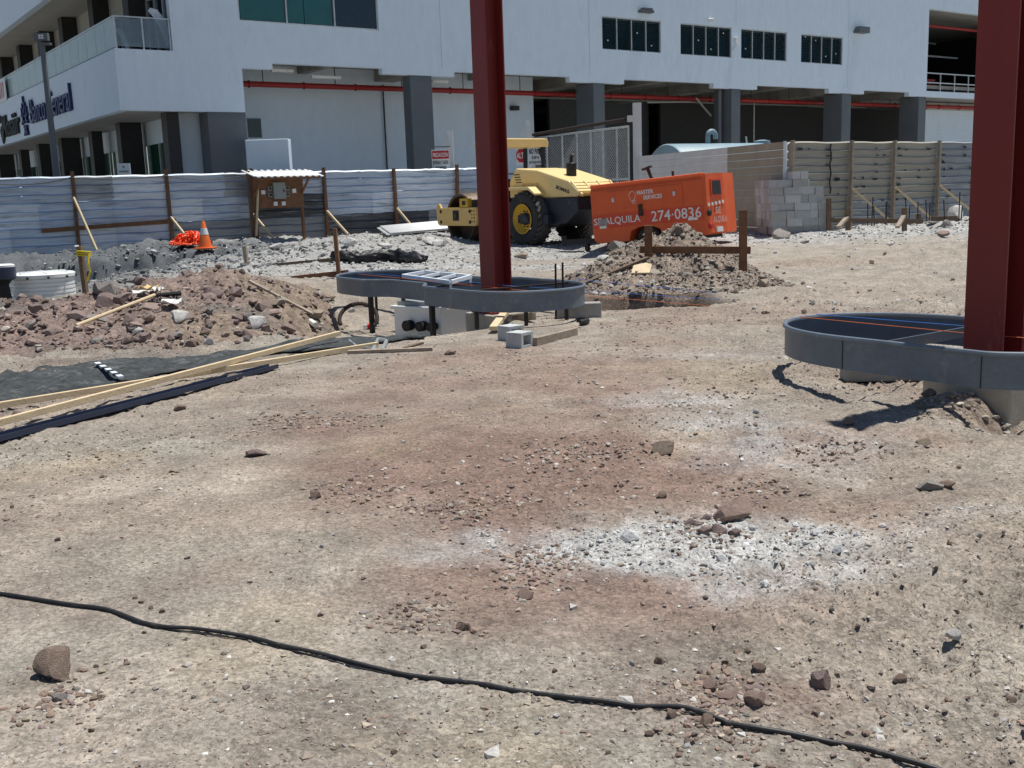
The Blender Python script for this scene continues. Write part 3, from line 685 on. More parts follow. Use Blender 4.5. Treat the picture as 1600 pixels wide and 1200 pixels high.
# wall signs on the left fascia (x = 0 face, looking along +x; reading direction is -y)
XD = -E2; YD = np.array((0, 0, 1.))
def fascia_pt(d, z, out=.02): return BO + E2 * d - E1 * out + np.array((0, 0, z))
t = thing('wall_sign', 'raised blue bank lettering with star emblem on the white balcony fascia', 'sign', tuple(fascia_pt(10, 4.95)), 0)
text_mb('Banco General', fascia_pt(13.6, 5.32), XD, YD, 7.3, 1.05, .1, .0).build('letters', 'navy', t, world=True)
em = MB(); c0 = 14.9; zc = 5.78
for (a0, b0, a1, b1) in ((0, .86, 0, .5), (-.3, .52, .0, .1), (.3, .52, .0, .1), (-.25, .55, .25, .55), (-.5, .4, -.5, .0), (.5, .4, .5, .0), (-.62, .05, -.12, -.3), (.62, .05, .12, -.3),
                         (-.62, -.35, -.12, .05), (.62, -.35, .12, .05), (-.3, -.45, .0, -.85), (.3, -.45, .0, -.85), (-.35, -.85, .05, -.42), (.35, -.85, -.05, -.42)):
    em.bar(fascia_pt(c0 - a0, zc + b0, .07), fascia_pt(c0 - a1, zc + b1, .07), .075, .1, up=-E1)
em.build('emblem', 'navy', t, world=True)
t = thing('wall_sign', 'dark raised lettering left of the blue bank sign', 'sign', tuple(fascia_pt(18.5, 4.95)), 0)
text_mb('Mosäir', fascia_pt(20.2, 5.1), XD, YD, 4.0, 1.05, .1, .015).build('letters', 'black_ink', t, world=True)
em = MB()
em.bar(fascia_pt(21.3, 6.05, .06), fascia_pt(20.6, 6.05, .06), .35, .08, up=-E1); em.bar(fascia_pt(20.75, 5.6, .06), fascia_pt(20.35, 4.95, .06), .4, .08, up=-E1)
em.build('emblem', 'black_ink', t, world=True)
# pink printed banner hung on the balustrade, far left
t = thing('banner', 'white banner with red print hung on the glass balcony rail', 'banner', tuple(fascia_pt(19.5, 6.95)), 0)
m = MB(); m.add([fascia_pt(d, z, .05) for d, z in ((24, 6.8), (18.6, 6.8), (18.6, 7.85), (24, 7.85))] + [fascia_pt(d, z, .02) for d, z in ((24, 6.8), (18.6, 6.8), (18.6, 7.85), (24, 7.85))],
              [(0, 1, 2, 3), (7, 6, 5, 4), (0, 4, 5, 1), (1, 5, 6, 2), (2, 6, 7, 3), (3, 7, 4, 0)]); m.build('cloth', 'sign_white', t, world=True)
m = MB()
for k in range(12): m.bar(fascia_pt(23.6 - k * .4, 6.98, .06), fascia_pt(23.5 - k * .4, 7.7, .06), .12, .012, up=-E1)
m.build('print', 'sign_red', t, world=True)
# feather flag on the balcony
t = thing('feather_flag', 'pale feather shaped flag leaning behind the glass balcony corner', 'flag', tuple(BO + E1 * 1.8 + E2 * .45 + np.array((0, 0, 6.7))), ROT)
MB().tube([(.3, 0, 0), (.27, 0, .7), (-.08, 0, 1.6)], .02, 6).build('pole', 'aluminium', t)
pl = [(u * .9, v * .86) for u, v in [(.28, .25), (.42, .35), (.36, .9), (.12, 1.6), (-.12, 1.85), (-.36, 1.9), (-.46, 1.78), (-.28, 1.55), (-.1, 1.2), (.12, .6)]]
MB().prism(pl, -.01, .01, lambda u, v, a: (u, a + .03 * math.sin(u * 7), v)).build('cloth', 'flag_white', t)
t = thing('feather_flag', 'small pale feather flag further back behind the balcony glass', 'flag', tuple(BO + E1 * .45 + E2 * .5 + np.array((0, 0, 6.7))), ROT)
MB().tube([(.2, 0, 0), (.1, 0, .6), (-.02, 0, 1.05)], .02, 6).build('pole', 'aluminium', t)
MB().prism([(u * .55, v * .55) for u, v in pl], -.01, .01, lambda u, v, a: (u, a, v)).build('cloth', 'flag_white', t)

# flood light pole
p = AT(88, 270, 36.0); zt = AT(66, 70, 36.0)
t = thing('light_pole', 'tall slim grey pole with a square floodlight beside the bank sign', 'lamp post', (p[0], p[1], FZ))
MB().tube([(p[0], p[1], FZ), (p[0], p[1], zt[2] - .0)], [.13, .08], 10).build('pole', 'grey_paint', t, world=True, smooth=True)
h = zt[2]
m = MB(); m.bar((p[0], p[1], h - .05), (p[0] - .02, p[1] - .0, h + .12), .07, .07); m.box(p[0] - .06, p[0] + .3, p[1] - .12, p[1] + .05, h - .02, h + .05); m.build('bracket', 'grey_paint', t, world=True)
hd = MB().box(p[0] - .2, p[0] + .24, p[1] - .1, p[1] + .06, h + .12, h + .36).build('lamp_head', 'grey_paint', t, world=True)
for i in (0, 1):
    for j in (0, 1): MB().box(p[0] - .05 + i * .09, p[0] + .02 + i * .09, p[1] - .12, p[1] - .101, h + .18 + j * .07, h + .23 + j * .07).build('lens', 'lamp_white', hd, world=True)

# small notice board in front of the bank
q = AT(194, 268, 36.4); t = thing('notice_board', 'small white notice board on posts in front of the bank windows', 'sign', (q[0], q[1], .2))
m = MB(); m.box(q[0] - .22, q[0] + .22, q[1] - .02, q[1] + .02, 2.62, 3.0); m.build('panel', 'sign_white', t, world=True)
MB().box(q[0] - .2, q[0] - .16, q[1] + .021, q[1] + .05, .2, 2.7).build('post', 'grey_paint', t, world=True)
m = MB(); m.box(q[0] - .04, q[0] + .04, q[1] - .025, q[1] - .021, 2.84, 2.92); m.box(q[0] - .16, q[0] + .16, q[1] - .025, q[1] - .021, 2.70, 2.76); m.build('print', 'box_grey', t, world=True)

# white cabinet between fence and building
q = AT(420, 268, 38.9)
solo('white_cabinet', MB().box(q[0] - .78, q[0] + .78, q[1], q[1] + .5, .2, 3.78), 'white_wall', 'tall plain white cabinet standing behind the metal fence near the corner pier', 'cabinet', bevel=.02)

# ------------------------------------------------------------------ corrugated fences
def sheet(mb, p0, d, n, L, z0, z1, ribs, dep=.05, bow=0.):
    """horizontally ribbed metal sheet"""
    prof = []
    hgt = (z1 - z0) / ribs
    for k in range(ribs):
        z = z0 + k * hgt; prof += [(0, z), (0, z + hgt * .70), (dep, z + hgt * .73), (dep, z + hgt * .83)]
    prof.append((0, z1))
    nx = 5; V = []
    for i in range(nx + 1):
        a = L * i / nx
        for (o, z) in prof:
            q = p0 + d * a - n * (o + bow * math.sin(math.pi * i / nx + z * 2)); V.append((q[0], q[1], z + .012 * math.sin(i * 1.7 + z0 * 3)))
    k = len(prof); Fc = []
    for i in range(nx):
        for j in range(k - 1): Fc.append((i * k + j, (i + 1) * k + j, (i + 1) * k + j + 1, i * k + j + 1))
    mb.add(V, Fc)
FA = np.array((-16.6, 33.0, 0)); FD = np.array((15.2, 8.4, 0)); FD /= np.linalg.norm(FD); FN = np.array((-FD[1], FD[0], 0))   # FN points away from the viewer
FL = thing('site_fence', 'blue grey corrugated metal site fence with wooden posts below the bank', 'fence', tuple(FA))
posts = [-2.9, 0.0, 2.96, 5.95, 8.75, 11.45, 14.2, 16.75, 18.2]
for i in range(len(posts) - 1):
    a, b = posts[i], posts[i + 1]; L = b - a
    zb = .13 + .1 * (a + 1) / 14; ch = (2.56 - zb) / 3
    for k in range(3):
        z0 = zb + k * ch; z1 = z0 + ch + .012
        mt = 'galvanised' if i < 3 or k == 2 else 'galvanised_pale'
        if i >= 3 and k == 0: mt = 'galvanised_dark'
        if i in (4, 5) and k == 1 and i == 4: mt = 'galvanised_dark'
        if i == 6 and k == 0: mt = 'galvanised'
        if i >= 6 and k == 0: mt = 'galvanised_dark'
        cut = rnd.uniform(.3, .7) * L
        for (u0, u1, off) in ((-.04, cut + .03, 0), (cut - .03, L + .04, .007)):
            tint = mt
            if mt != 'galvanised_dark' and rnd.random() < .45: tint = rnd.choice(('galvanised', 'galvanised_pale', 'galvanised_pale', 'galvanised_grey'))
            if mt == 'galvanised_dark' and rnd.random() < .3: tint = 'galvanised_dull'
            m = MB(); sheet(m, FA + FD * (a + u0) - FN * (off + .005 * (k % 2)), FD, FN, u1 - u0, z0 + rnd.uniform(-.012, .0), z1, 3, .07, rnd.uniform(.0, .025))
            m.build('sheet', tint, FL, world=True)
for i, a in enumerate(posts[1:-1]):
    zb = .05 + .09 * (a + 1) / 12; q = FA + FD * a - FN * .12; lean = rnd.uniform(-.04, .05)
    MB().bar((q[0], q[1], zb - .3), (q[0] + lean, q[1], 2.66 + rnd.uniform(-.05, .1)), .13, .1, up=FD).build('post', 'wood_brown', FL, world=True)
    if a > 2:
        s = q - FN * 1.0 + FD * .45
        MB().bar((q[0] + .03, q[1] - .08, 1.15 if a != 2.96 else 1.9), (s[0], s[1], gz(s[0], s[1]) - .05), .06, .07).build('brace', 'wood_new', FL, world=True)
q0 = FA + FD * 1.9 - FN * .2; q1 = FA + FD * 6.1 - FN * .2
MB().bar((q0[0], q0[1], .88), (q1[0], q1[1], 1.02), .05, .14).build('rail', 'wood_brown', FL, world=True)
m = MB()
for i in range(0, 5):
    a, b = posts[i], posts[i + 1]; pts = []
    for k in range(9):
        u = k / 8; q = FA + FD * (a + (b - a) * u) - FN * .2; pts.append((q[0], q[1], 2.52 - .22 * 4 * u * (1 - u) * (.6 + .3 * math.sin(i * 2.3))))
    m.tube(pts, .014, 5)
m.build('hung_cable', 'black_plastic', FL, world=True)

FB = np.array((7.21, 27.29, 0)); RN = E2.copy()
FRT = thing('site_fence', 'beige corrugated metal site fence with timber posts behind the concrete blocks', 'fence', tuple(FB))
rp = [.1, 2.52, 4.43, 6.58, 8.9, 11.4]
for i in range(len(rp) - 1):
    a, b = rp[i], rp[i + 1]
    for k in range(3):
        z0 = .22 + k * .79; mt = 'sheet_beige'
        if k == 0 and i >= 1: mt = 'sheet_greyed'
        if i >= 3: mt = 'sheet_greyed'
        m = MB(); sheet(m, FB + E1 * (a - .04) - RN * (.006 * ((i + k) % 2)), E1, RN, b - a + .08, z0, z0 + .81, 4, .05, .01); m.build('sheet', mt, FRT, world=True)
    n = MB()
    for k in range(14):          # burnt patches along the sheet edges
        u = rnd.choice((.15, .32, .62, .8)) * (b - a) + a + rnd.uniform(-.06, .06); z = .22 + .2 * rnd.randint(4, 11) + rnd.uniform(-.03, .03)
        q = FB + E1 * u - RN * .062; ww = rnd.uniform(.03, .1); n.bar(q - E1 * ww + np.array((0, 0, z)), q + E1 * ww + np.array((0, 0, z)), .012, rnd.uniform(.03, .07))
    n.build('weld_scar', 'black_ink', FRT, world=True, kind='stuff')
q = FB + E1 * 1.72 - RN * .066
n = MB(); pts = [(q[0] + .02 * math.sin(k * 1.9), q[1], 1.25 + k * .13) for k in range(11)]; n.tube(pts, .022, 5); n.build('tar_streak', 'black_ink', FRT, world=True)
for a in rp[:-1]:
    q = FB + E1 * a - RN * .13
    MB().bar((q[0], q[1], 0), (q[0], q[1], 2.64), .095, .08, up=E1).build('post', 'wood_grey', FRT, world=True)
    if a > 2:
        s = q - RN * .9 + E1 * .75
        MB().bar((q[0] + .05, q[1] - .04, 1.35), (s[0], s[1], gz(s[0], s[1])), .08, .06).build('brace', 'wood_new', FRT, world=True)
# boarded wing wall: white part and khaki part
WA = np.array((7.2, 27.25, 0)); WB = np.array((4.45, 35.6, 0)); WD = WB - WA; WL = np.linalg.norm(WD); WD /= WL; WN = np.array((WD[1], -WD[0], 0))
WW = thing('boarded_wall', 'boarded site wall, white at the gate end and khaki at the fence corner', 'wall', tuple(WA))
for k in range(12):
    z0 = .22 + k * .2
    for (a, b, mt) in ((.02, 2.9, 'board_khaki'), (2.905, WL, 'board_white')):
        p0 = WA + WD * a; p1 = WA + WD * b; z = z0 + .098
        MB().bar((p0[0], p0[1], z), (p1[0], p1[1], z), .03, .192).build('plank', mt, WW, world=True)
m = MB().box(WB[0] - .13, WB[0] + .13, WB[1] - .13, WB[1] + .13, 0, 4.35); m.box(WB[0] - .32, WB[0] - .13, WB[1] - .1, WB[1] + .1, 3.75, 3.95); m.build('gate_post', 'board_white', WW, world=True)
q = WA + WN * -.06; MB().bar((q[0], q[1] - .1, .2), (q[0], q[1] - .1, 2.62), .07, .07).build('corner_post', 'board_white', WW, world=True)

# chain link gate
GA = np.array((4.2, 35.9, 0)); GB = np.array((1.15, 41.4, 0)); GD = GB - GA; GL = np.linalg.norm(GD); GD /= GL
GT = thing('chain_link_gate', 'tall white framed chain link gate standing open behind the road roller', 'gate', tuple(GA))
for z in (.5, 1.9, 3.62):
    MB().cyl(GA + np.array((0, 0, z)), GB + np.array((0, 0, z)), .035, 8).build('rail', 'aluminium', GT, world=True, smooth=True)
MB().cyl(GA + np.array((-.1, 0, 3.85)), GB + np.array((0, 0, 3.75)), .06, 8).build('top_pipe', 'rebar', GT, world=True, smooth=True)
for u in (0.02, .7, 1.55, 2.3, 3.2, 4.2, 5.3, 6.27):
    q = GA + GD * u; MB().cyl((q[0], q[1], .35), (q[0], q[1], 3.62), .033, 8).build('upright', 'aluminium', GT, world=True, smooth=True)
m = MB(); Hh = 3.1
for s in (-1, 1):
    for k in range(-27, 56):
        u0 = k * .115; u1 = u0 + s * Hh; a0, z0, a1, z1 = u0, .5, u1, 3.6
        lo, hi = (0, GL)
        def cl(u): return .5 + (u - u0) / (u1 - u0) * Hh
        if max(a0, a1) < lo or min(a0, a1) > hi: continue
        if s > 0: b0 = max(a0, lo); b1 = min(a1, hi)
        else: b0 = min(a0, hi); b1 = max(a1, lo)
        p0 = GA + GD * b0 + np.array((0, 0, cl(b0))); p1 = GA + GD * b1 + np.array((0, 0, cl(b1)))
        if np.linalg.norm(p1 - p0) > .05: m.tube([p0, p1], .0075, 3, cap=False)
m.build('wire_mesh', 'aluminium', GT, world=True, kind='stuff')
# white sign posts at the gate opening
def sign_post(px, py_top, Y, label):
    p = AT(px, py_top, Y); t = thing('sign_post', label, 'post', (p[0], p[1], .3))
    MB().box(p[0] - .1, p[0] + .1, p[1] - .1, p[1] + .1, .2, p[2]).build('post', 'board_white', t, world=True)
    MB().box(p[0] - .28, p[0] - .102, p[1] - .08, p[1] + .08, p[2] - .62, p[2] - .42).build('bracket', 'board_white', t, world=True); return p
p1 = sign_post(703, 205, 41.6, 'white square post behind the red and white warning sign')
p2 = sign_post(825, 188, 42.2, 'white square post behind the stop sign')
def board(px0, py0, px1, py1, Y):
    a = AT(px0, py0, Y); b = AT(px1, py1, Y); return a[0], b[0], b[2], a[2]
x0, x1, z0, z1 = board(674, 234, 703, 268, 41.0)
t = thing('warning_sign', 'red and white caution sign board above the metal fence', 'sign', ((x0 + x1) / 2, 41.0, z0))
MB().box(x0, x1, 41.0, 41.03, z0, z1).build('panel', 'sign_white', t, world=True)
rz = z1 - (z1 - z0) * .06; rb = z1 - (z1 - z0) * .42
MB().box(x0 + .02, x1 - .02, 40.985, 40.998, rb, rz).build('red_field', 'sign_red', t, world=True)
text_mb('PRECAUCIÓN', (x0 + .05, 40.983, rb + .07), (1, 0, 0), (0, 0, 1), x1 - x0 - .1, .2, .004, .02).build('lettering', 'white_print', t, world=True)
text_mb('ENTRADA Y SALIDA', (x0 + .04, 40.997, rb - .2), (1, 0, 0), (0, 0, 1), x1 - x0 - .08, .14, .004, .02).build('lettering', 'print_black', t, world=True)
text_mb('DE CAMIONES', (x0 + .14, 40.997, rb - .42), (1, 0, 0), (0, 0, 1), x1 - x0 - .28, .14, .004, .02).build('lettering', 'print_black', t, world=True)
m = MB(); m.box(x0 - .06, x0 - .02, 41.0, 41.04, z0 - .2, z1 + .08); m.box(x0 - .06, x1 + .06, 41.0, 41.04, z1 + .08, z1 + .12); m.build('frame', 'grey_paint', t, world=True)
x0, x1, z0, z1 = board(806, 228, 824, 258, 40.6)
t = thing('stop_sign', 'white board with red octagon stop sign seen through the roller cab', 'sign', ((x0 + x1) / 2, 40.6, z0))
MB().box(x0, x1, 40.6, 40.63, z0, z1).build('panel', 'sign_white', t, world=True)
cx, cz = (x0 + x1) / 2, (z0 + z1) / 2; rr = (x1 - x0) * .53
MB().prism([(rr * math.cos(R(22.5 + 45 * k)), rr * 1.25 * math.sin(R(22.5 + 45 * k))) for k in range(8)], 40.575, 40.598, lambda u, v, a: (cx + u, a, cz + v)).build('octagon', 'sign_red', t, world=True)
text_mb('ALTO', (x0 + .02, 40.573, cz - .11), (1, 0, 0), (0, 0, 1), x1 - x0 - .04, .22, .004, .02).build('lettering', 'white_print', t, world=True)
x0, x1, z0, z1 = board(825, 230, 847, 257, 40.7)
t = thing('notice_sign', 'white no entry notice with black lettering right of the stop sign', 'sign', ((x0 + x1) / 2, 40.7, z0))
MB().box(x0, x1, 40.7, 40.73, z0, z1).build('panel', 'sign_white', t, world=True)
text_mb('NO PASE', (x0 + .03, 40.697, z1 - .27), (1, 0, 0), (0, 0, 1), x1 - x0 - .06, .22, .004, .03).build('lettering', 'print_black', t, world=True)
text_mb('SIN', (x0 + .12, 40.697, z1 - .45), (1, 0, 0), (0, 0, 1), x1 - x0 - .24, .12, .004, .02).build('lettering', 'print_black', t, world=True)
text_mb('AUTORIZACIÓN', (x0 + .03, 40.697, z1 - .62), (1, 0, 0), (0, 0, 1), x1 - x0 - .06, .12, .004, .02).build('lettering', 'print_black', t, world=True)

# blue storage tank behind the boarded wall
TC = np.array((5.55, 36.9, 1.75)); TR = 1.25
t = thing('storage_tank', 'pale blue horizontal storage tank behind the boarded wall', 'tank', (TC[0], TC[1], .3), ROT - .12)
m = MB(); m.lathe([(.0, -.0), (TR * .7, 0.), (TR * .97, .04), (TR, .1), (TR, 6.9), (TR * .97, 6.96), (0, 7)], (0, 0, 1.5), 'x', 40); m.build('shell', 'tank_blue', t, smooth=True)
for q in (1.2, 5.6): MB().box(q - .15, q + .15, -1, 1, -.3, .6).build('saddle', 'concrete', t)
m = MB(); m.tube([(1.9, 0, 2.7), (1.9, 0, 3.0)] + [(1.9 + .17 - .17 * math.cos(R(a)), 0, 3.0 + .17 * math.sin(R(a))) for a in range(20, 181, 20)] + [(2.24, 0, 2.9)], .09, 10); m.build('vent_pipe', 'tank_blue', t, smooth=True)
m = MB(); m.lathe([(.3, 0), (.3, .1), (.1, .14)], (4.4, 0, 2.72), 'z', 14); m.build('hatch', 'tank_blue', t)
MB().cyl((3.7, 0, 2.7), (3.65, 0, 2.98), .03, 6).build('valve', 'aluminium', t)

# ------------------------------------------------------------------ road roller (local: x forward, y left, z up)
A = R(37.0); ct = GP(829, 383); rl = np.array((ct[0] + .83 * math.cos(A), ct[1] + .83 * math.sin(A), ct[2] - .02))
RO = thing('road_roller', 'yellow single drum road roller parked before the fences', 'road roller', tuple(rl), math.pi / 2 + A)
def yz(poly, x0, x1): return MB().prism(poly, x0, x1, lambda u, v, a: (a, u, v))
def xz(poly, y0, y1): return MB().prism(poly, y0, y1, lambda u, v, a: (u, a, v))
DX = 3.05
m = MB(); m.lathe([(.66, -1.03), (.73, -1.05), (.75, -1.0), (.75, 1.0), (.73, 1.05), (.66, 1.03), (.64, .7), (.2, .68), (0, .68)], (DX, 0, .75), 'y', 48); m.build('drum', 'drum_steel', RO, smooth=True)
for s in (1, -1):
    fp = MB(); y0, y1 = (1.12, 1.2) if s > 0 else (-1.2, -1.12)
    fp = xz([(DX - 1.0, .55), (DX - 1.05, .72), (DX - 1.02, 1.08), (DX + .80, 1.08), (DX + .88, 1.2), (DX + .98, 1.2), (DX + 1.05, 1.05), (DX + 1.0, .62), (DX + .9, .55)], y0, y1)
    fo = fp.build('side_frame', 'yellow_cat', RO, bevel=.012)
    if s > 0:
        MB().box(DX - .16, DX + .16, 1.2, 1.206, .7, 1.0).build('hub_opening', 'black_iron', fo)
        MB().cyl((DX, 1.205, .84), (DX, 1.235, .84), .07, 12).build('hub_bolt', 'drum_steel', fo)
        for (bx, bz) in ((.8, .97), (.8, .66), (-.72, .97), (-.72, .66)):
            MB().cyl((DX + bx, 1.2, bz), (DX + bx, 1.21, bz), .055, 10).build('bolt_hole', 'black_iron', fo)
        for k in range(8): MB().cyl((DX - .82 - .12 * (k % 2), 1.2, .68 + .1 * (k // 2)), (DX - .82 - .12 * (k % 2), 1.212, .68 + .1 * (k // 2)), .022, 6).build('bolt', 'black_iron', fo)
m = MB(); m.box(DX + .86, DX + 1.02, -1.11, 1.11, .62, 1.05); m.build('front_crossbeam', 'yellow_cat', RO, bevel=.01)
m = MB(); m.box(DX - 1.2, DX - .98, -1.11, 1.11, .6, 1.1); m.build('rear_crossbeam', 'yellow_cat', RO, bevel=.01)
MB().box(DX - .62, DX - .2, 1.05, 1.19, 1.09, 1.34).build('warning_plate', 'yellow_rim', RO)
m = MB(); m.box(DX - .5, DX - .33, 1.192, 1.196, 1.15, 1.27); m.build('warning_mark', 'black_ink', RO)
MB().box(.55, DX - 1.2, -.4, .4, .55, 1.0).build('articulation', 'navy_paint', RO, bevel=.02)
# tyres
def tyre(y0, s):
    t = bpy.data.objects.new('wheel', None); COL.objects.link(t); t.parent = RO; FR[t.name] = FR[RO.name]
    W = .56; prof = [(.40, -.20), (.44, -.24), (.56, -.27), (.67, -.26), (.725, -.19), (.735, 0), (.725, .19), (.67, .26), (.56, .27), (.44, .24), (.40, .20)]
    MB().lathe(prof + [prof[0]], (0, y0, .74), 'y', 40, False).build('tyre', 'rubber', t, smooth=True)
    lug = MB(); n = 26
    for k in range(n):
        for d in (-1, 1):
            a0 = 2 * math.pi * (k + (.5 if d > 0 else 0)) / n; a1 = a0 + .42
            for (u0, v0, u1, v1) in ((a0, 0, a0 + .16, d * .12), (a0 + .16, d * .12, a1 - .1, d * .24), (a0, 0, a0 + .2, -d * .1)):
                rr0 = .738 - .1 * max(0, abs(v0) - .12); rr1 = .738 - .22 * max(0, abs(v1) - .12)
                p0 = (rr0 * math.cos(u0), y0 + v0, .74 + rr0 * math.sin(u0)); p1 = (rr1 * math.cos(u1), y0 + v1, .74 + rr1 * math.sin(u1))
                lug.bar(p0, p1, .07, .035, up=(math.cos((u0 + u1) / 2), 0, math.sin((u0 + u1) / 2)))
    lug.build('tread', 'rubber_dusty', t)
    yo = y0 + s * .17
    ri = MB(); ri.lathe([(.41, .09 * s), (.385, .10 * s), (.365, .03 * s), (.30, -.03 * s), (.285, -.06 * s), (.2, -.06 * s), (0, -.06 * s)], (0, yo, .74), 'y', 32, False); ri.build('rim', 'yellow_rim', t, smooth=True)
    hb = MB(); hb.lathe([(.17, -.06 * s), (.17, .0 * s), (.12, .04 * s), (0, .04 * s)], (0, yo, .74), 'y', 16, False)
    for k in range(10): q = 2 * math.pi * k / 10; hb.cyl((.22 * math.cos(q), yo - .06 * s, .74 + .22 * math.sin(q)), (.22 * math.cos(q), yo - .02 * s, .74 + .22 * math.sin(q)), .02, 6)
    hb.build('hub', 'navy_paint', t)
tyre(.84, 1); tyre(-.84, -1)
# chassis and hood
m = xz([(.95, .5), (.95, 1.05), (-.35, 1.05), (-.4, 1.28), (-1.95, 1.28), (-2.0, .95), (-1.5, .62), (-.6, .48)], -.78, .78); m.build('chassis', 'navy_paint', RO, bevel=.02)
MB().box(-1.0, 1.0, -1.0, 1.0, .62, .84).build('axle', 'navy_paint', RO)
hood = [(1.0, 1.30), (-.25, 1.285), (-1.9, 1.285), (-1.98, 1.42), (-1.55, 1.72), (-.25, 2.04), (.7, 2.12), (1.0, 1.78)]
ho = xz(hood, -.74, .74).build('hood', 'yellow_pale', RO, bevel=.05)
for k in range(4): MB().box(.42 + .03 * k, .68 + .03 * k, .741, .748, 1.72 + .07 * k, 1.745 + .07 * k).build('vent_slot', 'black_ink', ho)
text_mb('BW 211D-40', (.4, .745, 1.6), (-1, 0, 0), (0, 0, 1), .72, .1, .004, .0).build('model_lettering', 'yellow_cat', ho, kind='stuff')
text_mb('BOMAG', (-1.05, .745, 1.52), (-.97, 0, -.25), (-.25, 0, .97), .55, .1, .004, .03).build('maker_lettering', 'navy_paint', ho)
for s in (1, -1):
    y0, y1 = (.74, 1.12) if s > 0 else (-1.12, -.74)
    m = xz([(.98, 1.52), (-.3, 1.52), (-.6, 1.36), (-.6, 1.42), (-.32, 1.60), (.98, 1.60)], y0, y1); m.build('fender', 'yellow_pale', RO, bevel=.015)
    m = xz([(.62, 1.3), (.62, 1.52), (-.3, 1.52), (-.3, 1.3)], y0 if s < 0 else .741, -.741 if s < 0 else .80); m.build('fender_skirt', 'yellow_pale', RO)
# rear grille bars
gb = MB()
for k in range(5):
    u = k / 4; gb.box(-2.05 + .45 * u - .05, -2.0 + .45 * u + .06, -.7, .7, 1.33 + .30 * u, 1.37 + .30 * u)
for yy in (-.68, -.23, .23, .68):
    gb.bar((-2.07, yy, 1.32), (-1.6, yy, 1.69), .05, .05)
gb.build('grille', 'yellow_pale', RO)
MB().lathe([(.13, 0), (.14, .03), (.14, .36), (.12, .38), (0, .38)], (-.95, .1, 1.82), 'z', 18).build('muffler', 'black_iron', RO, smooth=True)
MB().tube([(-.95, .1, 2.18), (-.95, .1, 2.32), (-1.02, .1, 2.42)], .045, 8).build('exhaust_pipe', 'black_iron', RO, smooth=True)
# operator platform
MB().box(1.0, 2.2, -.85, .8, 1.0, 1.15).build('platform', 'navy_paint', RO)
MB().box(1.75, 1.98, -.55, .55, 1.15, 1.85).build('console', 'navy_paint', RO, bevel=.03)
m = MB(); m.lathe([(.18, 0), (.205, .012), (.205, .024), (.18, .034)], (1.68, 0, 1.98), 'z', 18); m.cyl((1.75, 0, 1.8), (1.68, 0, 1.99), .03, 8); m.build('steering_wheel', 'black_plastic', RO)
m = MB(); m.box(1.08, 1.5, -.26, .26, 1.4, 1.55); m.box(1.02, 1.14, -.26, .26, 1.5, 2.05); m.build('seat', 'black_plastic', RO, bevel=.04)
for (px_, py_) in ((1.35, .72), (1.35, -.86), (2.3, .72), (2.3, -.86)):
    MB().bar((px_, py_, 1.1), (px_ * .85 + .3, py_, 2.78), .1, .09, up=(0, 1, 0)).build('canopy_post', 'navy_paint', RO)
m = yz([(-.98, 2.74), (.82, 2.74), (.84, 2.88), (.74, 2.98), (-.9, 2.98), (-1.0, 2.88)], 1.3, 2.5); m.build('canopy', 'yellow_pale', RO, bevel=.03)
MB().bar((1.2, -.86, 1.9), (1.62, -.86, 2.7), .05, .05).build('brace', 'navy_paint', RO)

# ------------------------------------------------------------------ orange compressor trailer
PL = AT(928, 381, 26.5); PR = AT(1105, 367, 24.5); dv = PR - PL; CL_ = float(np.linalg.norm(dv))
CO = thing('air_compressor', 'orange towable air compressor with white rental lettering', 'compressor', tuple(PL), math.atan2(dv[1], dv[0]), tilt=(0, -math.asin(dv[2] / CL_)))
L = CL_; H = 1.42; WD_ = 1.45
body = yz([(0, .36), (0, H - .14), (.04, H - .04), (.14, H), (WD_ - .14, H), (WD_ - .04, H - .04), (WD_, H - .14), (WD_, .36)], .0, L - .02)
bo = body.build('canopy', 'sheet_orange', CO, bevel=.015)
m = MB(); m.add([(L - .02, 0, .0), (L + .04, .02, .04), (L + .16, WD_ * .5, .04), (L + .04, WD_ - .02, .04), (L - .02, WD_, 0), (L - .02, 0, H - .02), (L + .02, .03, H - .01), (L + .1, WD_ * .5, H), (L + .02, WD_ - .03, H - .01), (L - .02, WD_, H - .02)],
              [(0, 1, 6, 5), (1, 2, 7, 6), (2, 3, 8, 7), (3, 4, 9, 8), (5, 6, 7, 8, 9), (4, 3, 2, 1, 0), (0, 5, 9, 4)])
eo = m.build('rear_panel', 'sheet_orange', CO)
lower = xz([(.03, .08), (.12, .0), (1.05, .0), (1.12, .24), (1.35, .33), (1.7, .33), (1.95, .24), (2.02, .0), (L - .02, .0), (L - .02, .36), (0, .36)], .004, WD_ - .004)
lower.build('skirt', 'sheet_orange', CO)
MB().box(.03, L - .05, -.006, .003, .36, .70).build('red_band', 'sheet_redband', CO)
MB().box(.5, 2.62, -.018, .0, .74, 1.24).build('side_door', 'sheet_orange', bo, bevel=.01)
m = MB(); m.cyl((.0, .06, H - .02), (L - .05, .06, H - .03), .05, 8); m.build('hood_edge', 'sheet_orange', CO, smooth=True)
for q in (.68, 2.4): 
    MB().box(q - .035, q + .035, -.035, -.018, .98, 1.08).build('latch', 'aluminium', bo)
MB().box(1.4, 1.5, -.05, -.006, .58, .86).build('latch', 'rebar', bo)
text_mb('SE ALQUILA', (.06, -.009, .42), (1, 0, 0), (0, 0, 1), 1.36, .2, .005, .005).build('lettering', 'white_print', bo)
text_mb('274·0836', (1.73, -.009, .42), (1, 0, 0), (0, 0, 1), 1.35, .25, .005, .005).build('lettering', 'white_print', bo)
text_mb('MASTER', (1.38, -.02, 1.09), (1, 0, 0), (0, 0, 1), .46, .1, .004, .02).build('lettering', 'white_print', bo)
